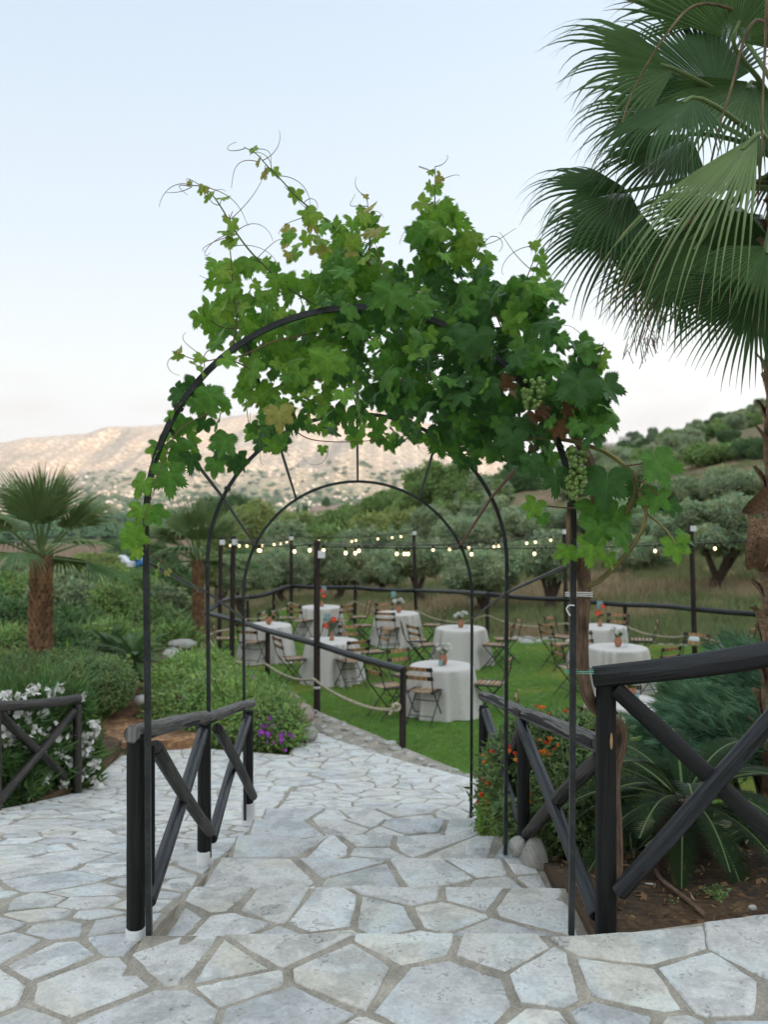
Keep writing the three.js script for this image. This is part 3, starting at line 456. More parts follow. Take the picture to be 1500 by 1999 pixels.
{ // far left
  const f = thing('timber_fence', 'dark timber fence with crossed braces in front of the white oleander', 'fence');
  const a = P(150, 1558, 9.0), ta = P(149, 1372, 9.0), b = P(-8, 1606, 7.7), tb = P(-8, 1384, 7.7), c = P(-230, 1670, 6.5), tc = P(-230, 1390, 6.5);
  for (const [p, t, i] of [[a, ta, 1], [b, tb, 2], [c, tc, 3]]) post(f, V(p.x, p.y - .08, p.z), t.y - p.y + .06, .042, M.logBrown, 60 + i);
  part('rail', timber(ta.clone().add(V(.0, .03, -.06)), tb.clone().add(V(0, .03, .05)), .044, .045, 61, .02), M.logBrown, f);
  part('rail', timber(tb.clone().add(V(0, .03, -.05)), tc.clone().add(V(0, .03, .05)), .044, .045, 62, .02), M.logBrown, f);
  part('brace', timber(P(0, 1396, 7.72), P(126, 1516, 8.9), .04, .04, 63), M.logBrown, f); part('brace', timber(P(144, 1388, 8.95), P(-4, 1566, 7.75), .04, .04, 64), M.logBrown, f);
  part('brace', timber(P(-12, 1400, 7.65), P(-215, 1640, 6.6), .04, .04, 65), M.logBrown, f); part('brace', timber(P(-220, 1410, 6.6), P(-12, 1580, 7.6), .04, .04, 66), M.logBrown, f);
}
// ---------------------------------------------------------------- poles round the lawn, their rails, ropes and lights
const POLES = {}; // name: [foot column, foot row, top row, half width in columns, top column]
const poleList = [['f', 619, 1392, 1055, 619, 'tall brown pole at the lawn edge in front of the red flower table', 1],
  ['m', 452, 1315, 1048, 455, 'tall brown pole at the left corner of the lawn, nearer of the pair', 1], ['n', 428, 1268, 1050, 431, 'tall brown pole at the left corner of the lawn, farther of the pair', 1],
  ['o', 569, 1208, 1044, 569, 'tall brown pole at the back left corner of the rail fence', 1], ['p', 813, 1204, 1034, 808, 'tall brown pole at the back of the lawn behind the middle tables', 1],
  ['q', 1107, 1240, 1030, 1102, 'tall brown pole beside the vine trunk at the back of the lawn', 1], ['r', 1358, 1284, 1022, 1350, 'tall brown pole on the right with a pale globe lamp', 1],
  ['s', 786, 1464, 1304, 787, 'short brown post at the near end of the lawn rail', 0], ['t', 523, 1346, 1232, 523, 'short brown post under the left part of the lawn rail', 0],
  ['u', 483, 1222, 1172, 483, 'short brown post under the sloping back rail, left one', 0], ['v', 533, 1216, 1157, 535, 'short brown post under the sloping back rail beside the corner pole', 0],
  ['w', 693, 1226, 1150, 694, 'short brown post between the two back tables', 0], ['x', 953, 1256, 1160, 953, 'short brown post behind the white flower table', 0],
  ['y', 1222, 1250, 1182, 1221, 'short brown post under the rail right of the vine trunk', 0], ['z', 1560, 1300, 1204, 1560, 'short brown post at the right end of the back rail', 0]];
for (const [k, x, y, top, tx, label, tall] of poleList) {
  const yl = lawnY((x - CX) / F * 18); const base = onLevel(x, y, yl - (k === 'o' || k === 'p' ? .0 : 0)), d = -base.z, t = P(tx, top, d), r = tall ? .048 : .043;
  const o = thing(tall ? 'light_pole' : 'fence_post', label, tall ? 'pole' : 'post', tall ? 'poles carrying the string lights' : 'short posts of the lawn rail', base);
  const up = t.clone().sub(base); part(tall ? 'shaft' : 'post', timber(V(0, -.15, 0), up, r, r * .93, x, .015), M.poleBrown, o);
  if (tall) { part('junction_box', sharp(box(.10, .10, .06, (k === 'f' || k === 'm' || k === 'n' ? .07 : k === 'o' ? .0 : -.05), up.y - (k === 'f' ? .2 : .09), .05)), M.white, o); if (k !== 'f') part('cap', tube([up.clone().add(V(0, .001, 0)), up.clone().add(V(0, .012, 0))], r * 1.02, { sides: 12 }), M.postDark, o); if (k === 'f') part('cable_clip', tube([V(0, .36, 0), V(0, .39, 0)], r * 1.06, { sides: 14 }), M.white, o); }
  POLES[k] = { d, t, base };
}
{
  const poleD = (k) => POLES[k].d;
  const f = thing('lawn_rail', 'slim dark handrail running along the near left edge of the lawn', 'rail');
  const K = P(402, 1196, 18.2);
  part('rail', timber(P(790, 1308, poleD('s')), P(619, 1257, poleD('f') + .08), .046, .045, 71, .02), M.logBlue, f);
  part('rail', timber(P(619, 1257, poleD('f') + .08), P(523, 1231, poleD('t')), .046, .044, 72, .02), M.logBlue, f);
  part('rail', timber(P(523, 1231, poleD('t')), K, .044, .044, 73, .02), M.logBlue, f);
  const g = thing('lawn_rail', 'long dark handrail along the back of the lawn in front of the olive trees', 'rail');
  const pts = [K, P(432, 1174, 19.4), P(483, 1166, poleD('u')), P(535, 1155, poleD('v')), P(569, 1144, poleD('o')), P(693, 1147, poleD('w')), P(810, 1153, poleD('p')), P(953, 1160, poleD('x')), P(1105, 1170, poleD('q')), P(1222, 1181, poleD('y')), P(1356, 1189, poleD('r')), P(1560, 1203, poleD('z'))];
  for (let i = 0; i + 1 < pts.length; i++) part('rail', timber(pts[i], pts[i + 1], .05, .05, 80 + i, .03), M.railDark, g);
}
const spans = (list) => list.flatMap((s, i) => new THREE.CatmullRomCurve3(s.map((p) => P(...p)), false, 'centripetal').getPoints(s.length * 7).slice(i ? 1 : 0));
const ropeR = (t, a) => .0185 * (1 + .14 * Math.sin(a * 3 + t * 420));
{
  const D = (k) => POLES[k].d - .06;
  const r1 = thing('rope', 'thick cream rope swagged along the near lawn rail, knotted at the end post', 'rope');
  part('rope', tube(spans([[[404, 1243, 18.1], [425, 1270, 17.4], [446, 1282, D('m')]], [[446, 1282, D('m')], [465, 1293, 16], [490, 1299, 15.5], [518, 1296, D('t')]], [[518, 1296, D('t')], [545, 1313, 14.6], [580, 1326, 14], [613, 1326, D('f')]], [[613, 1326, D('f')], [640, 1345, 13.1], [680, 1366, 12.4], [715, 1379, 12.1], [750, 1385, 11.6], [778, 1384, D('s')]]]), ropeR, { sides: 8 }), M.rope, r1);
  const kn = P(774, 1380, D('s')); part('knot', tube([...Array(22)].map((_, i) => { const a = i / 21 * 6.28 * 1.7; return kn.clone().add(V(Math.cos(a) * .045, Math.sin(a) * .04, Math.sin(a * 1.5) * .03)); }), .018, { sides: 7 }), M.rope, r1);
  part('rope_end', tube([kn, kn.clone().add(V(-.06, -.05, .02)), kn.clone().add(V(-.08, -.09, .03))], .018, { sides: 7 }), M.rope, r1);
  const E = (k) => POLES[k].d - .07;
  const r2 = thing('rope', 'thick cream rope swagged low along the back rail behind the tables', 'rope');
  part('rope', tube(spans([[[404, 1243, 18.1], [420, 1234, 18.8], [450, 1228, 19.6], [483, 1208, E('u')]], [[483, 1208, E('u')], [510, 1208, 21.5], [535, 1193, E('v')]], [[535, 1193, E('v')], [552, 1190, 23], [567, 1176, E('o')]], [[567, 1176, E('o')], [600, 1190, 24], [650, 1194, 23], [693, 1174, E('w')]], [[693, 1174, E('w')], [730, 1192, 23], [770, 1200, 23.5], [812, 1192, E('p')]], [[812, 1192, E('p')], [850, 1208, 23], [900, 1215, 21.5], [952, 1201, E('x')]], [[952, 1201, E('x')], [985, 1214, 20], [1040, 1223, 20], [1107, 1217, E('q')]], [[1107, 1217, E('q')], [1160, 1233, 19.6], [1221, 1222, E('y')]], [[1221, 1222, E('y')], [1260, 1237, 18.8], [1310, 1244, 18.2], [1356, 1239, E('r')]], [[1356, 1239, E('r')], [1420, 1257, 17], [1480, 1263, 16.5], [1560, 1252, E('z')]]]), ropeR, { sides: 7 }), M.rope, r2);
  const h = thing('garden_hose', 'loose grey hose hanging over the kerb at the foot of the tall front pole', 'hose');
  for (const o of [0, 1]) part('hose', tube([P(617, 1389, 13.1), P(611, 1404 + o * 4, 13), P(600, 1414 + o * 3, 12.8), P(592, 1420 + o, 12.7)], .016, { sides: 7, smooth: 16 }), M.logGrey, h);
}
{ // globe lamp on the right pole
  const p = P(1356, 1251, POLES.r.d - .12), o = thing('globe_lamp', 'small pale glass globe lamp fixed low on the right pole', 'lamp', undefined, p);
  part('globe', new THREE.SphereGeometry(.105, 24, 16), mat([.55, .60, .57], { roughness: .25 }), o); part('collar', tube([V(0, .09, 0), V(0, .125, 0)], .06, { sides: 16 }), M.white, o); part('bracket', box(.05, .03, .12, 0, -.09, -.07), M.postDark, o);
}
const bulbMat = mat([.8, .6, .35], { emissive: lin(1, .72, .40), emissiveIntensity: 3.8, roughness: .3 });
const socketGeo = tube([V(0, .0, 0), V(0, .05, 0)], .018, { sides: 8 }), bulbGeo = (() => { const g = new THREE.SphereGeometry(.023, 14, 10); g.scale(1, 1.2, 1); g.translate(0, -.035, 0); return g; })();
function lights(label, a, b, sag, xs) {
  const o = thing('string_lights', label, 'string lights', undefined), N = 60, at = (t) => a.clone().lerp(b, t).add(V(0, -sag * 4 * t * (1 - t), 0));
  part('cable', tube([...Array(N + 1)].map((_, i) => at(i / N)), .009, { sides: 5 }), M.postDark, o);
  part('cable', tube([...Array(N + 1)].map((_, i) => at(i / N).add(V(0, .03 + .02 * Math.sin(i / N * Math.PI), 0))), .006, { sides: 5 }), M.logGrey, o);
  for (const [x, y] of xs) { let lo = 0, hi = 1; const sgn = Math.sign(b.x / -b.z - a.x / -a.z); for (let i = 0; i < 30; i++) { const m = (lo + hi) / 2, p = at(m); ((p.x / -p.z - (x - CX) / F) * sgn > 0) ? hi = m : lo = m; } const p = at(lo), drop = clamp(p.y - P(x, y, -p.z).y - .035, .055, .16); const s = part('bulb_socket', socketGeo, M.postDark, o); s.position.copy(p).y -= .05; s.position.y -= Math.max(0, drop - .09); const e = part('bulb', bulbGeo, bulbMat, s); }
}
const tp = (k, dx = 0, dy = .0) => POLES[k].t.clone().add(V(dx, -dy, 0));
lights('string of lit bulbs running from the front pole to the pole beside the vine trunk', tp('f', .05, .06), tp('q', -.04, .16), .09, [[632, 1063], [701, 1072], [846, 1073], [878, 1066], [916, 1068], [965, 1060], [974, 1063], [1029, 1056], [1046, 1051], [1076, 1047]]);
lights('lowest string of lit bulbs running from the front pole out to the right edge', tp('f', .05, .09), P(1640, 1046, 15.5), .10, [[675, 1079], [694, 1078], [775, 1076], [790, 1070], [797, 1082], [921, 1085], [1044, 1085], [1280, 1078], [1397, 1072]]);
lights('string of lit bulbs between the two poles at the back of the lawn', tp('o', .04, .05), tp('p', -.04, .06), .08, [[623, 1055], [687, 1060], [695, 1052], [738, 1055], [766, 1048], [783, 1048]]);
lights('string of lit bulbs between the farther corner pole and the back left pole', tp('n', .04, .06), tp('o', -.04, .1), .06, [[450, 1060], [467, 1059], [482, 1060], [512, 1058], [535, 1057], [548, 1058], [560, 1055]]);
lights('string of lit bulbs between the nearer corner pole and the front pole', tp('m', .04, .08), tp('f', -.04, .05), .06, [[508, 1068], [505, 1066], [575, 1066], [605, 1071]]);

// ---------------------------------------------------------------- tables
rnd = mulberry(404);
function clothGeo(seed) {
  const R0 = .445, H = .70, s = new Soup(), N = 110, rows = [], ph = [1, 2, 3, 4].map((i) => hash(seed, i, 3) * 6.28), k = 10 + seed % 3;
  const fold = (a) => { const w = a + .30 * Math.sin(2 * a + ph[0]) + .16 * Math.sin(5 * a + ph[1]); return Math.pow(.5 + .5 * Math.cos(k * w + ph[2]), 1.25) * 2 - .95; };
  const prof = []; for (let i = 1; i <= 6; i++) prof.push([R0 * i / 6.4, H, 0]); prof.push([R0 - .01, H - .002, 0], [R0 + .008, H - .01, .01], [R0 + .017, H - .03, .08]);
  for (let i = 1; i <= 18; i++) { const t = i / 18; prof.push([R0 + .02 + .085 * Math.pow(t, 1.4), H - .03 - (H - .034) * t, .1 + .9 * Math.pow(t, .75)]); }
  const c = s.v(0, H, 0, 0, 0);
  prof.forEach(([r, y, w], i) => { const row = []; for (let j = 0; j <= N; j++) { const a = (j % N) / N * 6.28318, f = fold(a), hem = i === prof.length - 1 ? .012 * (1 + Math.sin(5 * a + ph[3])) : 0; const rr = r + w * ((.068 + .03 * Math.sin(3 * a + ph[1])) * f + .02 * Math.sin(4 * a + ph[3]) * w); row.push(s.v(rr * Math.cos(a), y + hem + (w > .9 ? .006 * f : 0), rr * Math.sin(a), j / N * 2.7, y + Math.min(r, R0))); } rows.push(row); });
  for (let j = 0; j < N; j++) s.t(c, rows[0][j + 1], rows[0][j]);
  for (let i = 1; i < rows.length; i++) for (let j = 0; j < N; j++) s.q(rows[i - 1][j], rows[i - 1][j + 1], rows[i][j + 1], rows[i][j]);
  return s.geo();
}
const cloths = [1, 2, 3].map(clothGeo);
const lathe = (pts, n = 24) => new THREE.LatheGeometry(pts.map((p) => new THREE.Vector2(...p)), n);
const vaseGeo = [lathe([[0, 0], [.03, 0], [.05, .03], [.062, .075], [.056, .115], [.04, .14], [.043, .155], [.037, .155], [.034, .138]]), lathe([[0, 0], [.035, 0], [.042, .03], [.034, .07], [.022, .10], [.02, .14], [.028, .15], [.02, .149]])];
function petals(n, len, wid, cup, rows = 1) { const s = new Soup(); for (let q = 0; q < rows; q++) for (let i = 0; i < n; i++) { const a = (i + q * .5) / n * 6.283, c = Math.cos(a), d = Math.sin(a), L = len * (1 - q * .28), h = cup * L * (1 + q * .9); const p = (r, w, y) => s.v(c * r - d * w, y, d * r + c * w); const o = p(0, 0, 0), l = p(L * .55, -wid / 2, h * .55), r = p(L * .55, wid / 2, h * .55), t = p(L, 0, h), m = p(L * .55, 0, h * .4); s.t(o, l, m); s.t(o, m, r); s.t(l, t, m); s.t(m, t, r); } return s.geo(true); }
const gerbera = petals(16, .052, .016, .15, 2), rose = petals(7, .034, .034, .9, 3);
const redPetal = mat([.62, .02, .012], { roughness: .7 }), whitePetal = mat([.74, .73, .68], { roughness: .8 }), stemMat = mat([.07, .14, .03]), yolk = mat([.7, .45, .1]), greenLeafMat = leafMat([.06, .12, .03]), teal = new THREE.MeshPhysicalMaterial({ color: lin(.46, .66, .66), roughness: .12, transmission: .55, thickness: 0, side: THREE.DoubleSide }), clear = new THREE.MeshPhysicalMaterial({ color: lin(.95, .97, .97), roughness: .03, transmission: 1, thickness: 0, side: THREE.DoubleSide });
const leafTiny = (() => { const s = new Soup(); const a = s.v(0, 0, 0), b = s.v(.022, .035, .006), c = s.v(0, .08, 0), d = s.v(-.022, .035, .006); s.t(a, b, c); s.t(a, c, d); return s.geo(true); })();
const TABLES = [
  ['T1', 863, 1298, 'front table', 'white', 0, 1, 1.35], ['T2', 648, 1250, 'red flower table by the front pole', 'red', 1, 1, .3], ['T3', 900, 1225, 'white flower table behind the front one', 'white', 0, 0, .2],
  ['T4', 522, 1219, 'leftmost table with the green sprig', 'green', 0, 0, -.05], ['T5', 776, 1196, 'back middle table', 'white', 1, 1, .2], ['T6', 627, 1184, 'farthest red flower table', 'red', 1, 1, .3],
  ['T7', 1174, 1222, 'red flower table right of the vine', 'red', 1, 1, 0], ['T8', 1207, 1262, 'clay pot table right of the vine', 'white', 0, 0, 0], ['T9', 1222, 1368, 'table behind the near black fence', 'white', 0, 0, .1]];
const TP = {};
TABLES.forEach(([id, x, y, desc, fl, tealGlass, tallVase, off], i) => {
  let p = onLevel(x, y, lawnY(0) + .70); p = onLevel(x, y, lawnY(p.x) + .70); p.y = lawnY(p.x); TP[id] = { p, desc };
  const t = thing('round_table', 'round table under a long pale cloth: the ' + desc, 'table', 'cloth covered tables on the lawn', p, i * 1.3);
  part('tablecloth', cloths[i % 3], M.cloth, t); part('table_top', lathe([[0, .665], [.43, .665], [.43, .69], [0, .69]], 40), M.chairWood[0], t); part('leg', tube([V(0, 0, 0), V(0, .665, 0)], .03), M.iron, t);
  // vase with flowers
  const vp = p.clone().add(V([.02, .0, .0, .03, .03, .02, -.02, .0, .06][i], .702, .02)), v = thing('flower_vase', 'clay vase with ' + ({ red: 'red gerberas', white: 'white flowers', green: 'a green sprig' })[fl] + ' on the ' + desc, 'vase', 'flower vases on the tables', vp);
  const vg = vaseGeo[fl === 'red' ? 1 : 0], vm = part('vase', vg, M.terracotta, v);
  const fn = fl === 'red' ? 2 : fl === 'green' ? 1 : 6;
  for (let k = 0; k < fn; k++) {
    const a = k * 2.4 + i, sp = fl === 'red' ? .05 + .05 * k : .075, h = fl === 'red' ? .30 + .1 * (k ? -.5 : .6) : R(.19, .27), tip = V(Math.cos(a) * sp, h, Math.sin(a) * sp);
    part('stem', tube([V(0, .1, 0), V(tip.x * .4, h * .7, tip.z * .4), tip], .004, { sides: 5, smooth: 6 }), stemMat, v);
    const f = part('flower', fl === 'red' ? gerbera : rose, fl === 'red' ? redPetal : whitePetal, v); f.position.copy(tip); f.rotation.set(fl === 'red' ? 1.15 : R(-.4, .6), 0, -Math.cos(a) * .5); f.scale.setScalar(fl === 'red' ? 1.15 : R(1.2, 1.7));
    if (fl === 'red') part('flower_centre', new THREE.SphereGeometry(.012, 10, 8), yolk, f);
  }
  const mats = []; for (let k = 0; k < (fl === 'green' ? 30 : 8); k++) mats.push(along(V(R(-.03, .03), R(.15, fl === 'green' ? .28 : .2), R(-.03, .03)), V(R(-1, 1), R(-.1, 1), R(-1, 1)), R(.8, 1.2))); copies('leaves', leafTiny, greenLeafMat, mats, v);
  if (tallVase && tealGlass || id === 'T1') { // tall stemmed glass
    const g = thing('candle_glass', 'tall stemmed pale teal candle glass on the ' + desc, 'glass', 'stemmed glasses on the tables', p.clone().add(V([-.12, -.08, 0, 0, -.08, .06, .0, 0, 0][i], .702, -.08)));
    if (id === 'T1') { g.position.add(V(.1, 0, .16)); g.userData.label = 'small pale teal tumbler beside the vase on the front table'; g.name = numbered('glass_tumbler'); part('cup', lathe([[0, 0], [.03, 0], [.034, .09], [.031, .09], [.027, .006], [0, .006]]), teal, g); }
    else { part('stem', lathe([[0, 0], [.045, 0], [.045, .005], [.007, .012], [.006, .30], [.012, .305]], 20), clear, g); part('cup', lathe([[.012, .305], [.05, .315], [.058, .37], [.052, .44], [.048, .44], [.053, .37], [.045, .32], [.01, .312]], 20), teal, g); }
  }
  if (i > 6 || i === 2) { const g = thing('glass_tumbler', 'clear glass tumbler on the ' + desc, 'glass', 'tumblers on the tables', p.clone().add(V(.11, .702, .05))); part('cup', lathe([[0, 0], [.03, 0], [.034, .10], [.031, .10], [.027, .006], [0, .006]]), i === 8 ? teal : clear, g); }
});
// ---------------------------------------------------------------- folding slat chairs
function makeChair() {
  const c = new THREE.Group();
  const W = .40; // front is +z
  for (const s of [-1, 1]) {
    const x = s * W / 2, xi = s * (W / 2 - .022);
    part('leg', tube([V(x, 0, .22), V(x, .44, -.14), V(x, .50, -.185), V(x, .82, -.265)], .0085, { sides: 6, smooth: 14 }), M.iron, c);
    part('leg', tube([V(xi, 0, -.23), V(xi, .445, .19)], .0085, { sides: 6 }), M.iron, c);
    part('seat_rail', sharp(bar(V(xi, .437, .19), V(xi, .437, -.17), .016)), M.iron, c);
  }
  part('stretcher', tube([V(-W / 2, .12, .122), V(W / 2, .12, .122)], .006, { sides: 6 }), M.iron, c);
  part('stretcher', tube([V(-W / 2 + .02, .12, -.117), V(W / 2 - .02, .12, -.117)], .006, { sides: 6 }), M.iron, c);
  part('stretcher', tube([V(-W / 2 + .02, .30, .053), V(W / 2 - .02, .30, .053)], .006, { sides: 6 }), M.iron, c);
  const slat = (w, h, d) => { const sh = new THREE.Shape(); const r = .003; sh.moveTo(-w / 2 + r, -h / 2); sh.lineTo(w / 2 - r, -h / 2); sh.lineTo(w / 2, -h / 2 + r); sh.lineTo(w / 2, h / 2 - r); sh.lineTo(w / 2 - r, h / 2); sh.lineTo(-w / 2 + r, h / 2); sh.lineTo(-w / 2, h / 2 - r); sh.lineTo(-w / 2, -h / 2 + r); const g = new THREE.ExtrudeGeometry(sh, { depth: d, bevelEnabled: false }); g.translate(0, 0, -d / 2); return g; };
  const ss = slat(.42, .012, .048), bs = slat(.44, .055, .014);
  for (let i = 0; i < 6; i++) { const m = part('seat_slat', ss, M.chairWood[[0, 2, 3, 0, 2, 3][i]], c); m.position.set(0, .452, .185 - i * .0645); }
  for (const [y, z, k] of [[.655, -.236, 0], [.78, -.268, 0]]) { const m = part('backrest_slat', bs, M.chairWood[k], c); m.position.set(0, y, z + .016); m.rotation.x = -.22; }
  return c;
}
const chair0 = makeChair();
const SIDE = (a) => ['right', 'far right', 'far', 'far left', 'left', 'near left', 'near', 'near right'][Math.round(((a % 360) + 360) % 360 / 45) % 8];
const CH = { T1: [[243, .60], [190, .80, 20], [128, .78, -8], [347, .72]], T2: [[302, .66], [208, .74], [28, .78], [75, .85]], T3: [[205, .75], [318, .80, 14], [8, .86], [160, .9, 20]], T4: [[250, .60], [188, .80], [350, .95, 30], [98, .68]], T5: [[252, .64], [188, .78], [343, .8], [108, .68]], T6: [[232, .66], [312, .66], [185, .78], [8, .85]], T7: [[200, .9], [58, .78], [138, .82], [352, .74]], T8: [[200, .82], [306, .76], [112, .72], [12, 1.25, 40]], T9: [[186, 1.02, -14], [238, .74], [76, .78]] };
rnd = mulberry(31);
for (const id in CH) for (const [a, r, tw = 0] of CH[id]) {
  const { p, desc } = TP[id], c = chair0.clone(); c.name = numbered('folding_chair'); scene.add(c);
  const x = p.x + Math.cos(a * D2R) * r, z = p.z - Math.sin(a * D2R) * r; c.position.set(x, lawnY(x) + .004, z); c.rotation.y = Math.atan2(p.x - x, p.z - z) + (tw + R(-6, 6)) * D2R;
  tag(c, 'slatted chair, ' + SIDE(a) + ' side of the ' + desc, 'chair', 'folding chairs round the tables');
}
{ const c = chair0.clone(); c.name = numbered('folding_chair'); scene.add(c); const p = onLevel(1440, 1318, -1.2); c.position.set(p.x, lawnY(p.x) + .004, p.z); c.rotation.y = -2.2; tag(c, 'lone folding chair with wooden slats near the right end of the rope', 'chair', 'folding chairs round the tables'); }

// ---------------------------------------------------------------- the grapevine over the arch
function vineLeaf(seed) {
  const key = [[0, 1], [12, .84], [26, .55], [38, .74], [52, .93], [66, .78], [82, .54], [98, .70], [112, .76], [134, .60], [152, .50], [166, .36], [176, .10]];
  const s = new Soup(), st = [], tooth = 8.4; const k = mulberry(seed), wob = k(), deep = .8 + .4 * k(), cup = .10 - .55 * k(), twist = (k() - .5) * .9, rip = .06 + .10 * k(), crease = .05 + .5 * k() * k(), skew = (k() - .5) * .3;
  const rAt = (a) => { const b = Math.abs(a); let i = 0; while (i < key.length - 2 && b > key[i + 1][0]) i++; const t = clamp((b - key[i][0]) / (key[i + 1][0] - key[i][0])); let r = mix(key[i][1], key[i + 1][1], t); r = 1 - (1 - r) * (b < 90 ? deep : 1); return r * (1 + .07 * Math.sin(b * .05 + wob * 6)); };
  for (let a = -176; a <= 176; a += tooth / 2) st.push(a);
  const pt = (a, r) => { const x = Math.sin(a * D2R) * r, y = -Math.cos(a * D2R) * r; const fold = Math.abs(x); return [x, y, cup * r * r + crease * fold * (1 - .4 * r) + skew * x * r + rip * Math.sin(a * .105 + wob * 9) * r * r + twist * x * y]; };
  const c = s.v(0, 0, 0, .5, .5), mid = [], out = [];
  st.forEach((a, i) => { const r = rAt(a) * (i % 2 ? 1.09 : .90), p = pt(a, r), q = pt(a, r * .5); out.push(s.v(...p, p[0] / 2.1 + .5, p[1] / 2.1 + .5)); mid.push(s.v(...q, q[0] / 2.1 + .5, q[1] / 2.1 + .5)); });
  for (let i = 0; i + 1 < st.length; i++) { s.t(c, mid[i], mid[i + 1]); s.q(mid[i], out[i], out[i + 1], mid[i + 1]); }
  return s.geo();
}
const leafGeos = [1, 2, 3, 4, 5, 6, 7, 8, 9, 10, 11, 12].map((s) => vineLeaf(s * 31));
function leafAt(pos, tip, nrm, s) { const y = tip.clone().multiplyScalar(-1), z = nrm.clone(); y.normalize(); z.addScaledVector(y, -z.dot(y)).normalize(); return basis(y.clone().cross(z), y, z, pos, s); }
rnd = mulberry(2024);
const grapevine = thing('grapevine', 'grapevine with broad green leaves and green grapes covering the metal arch', 'grapevine');
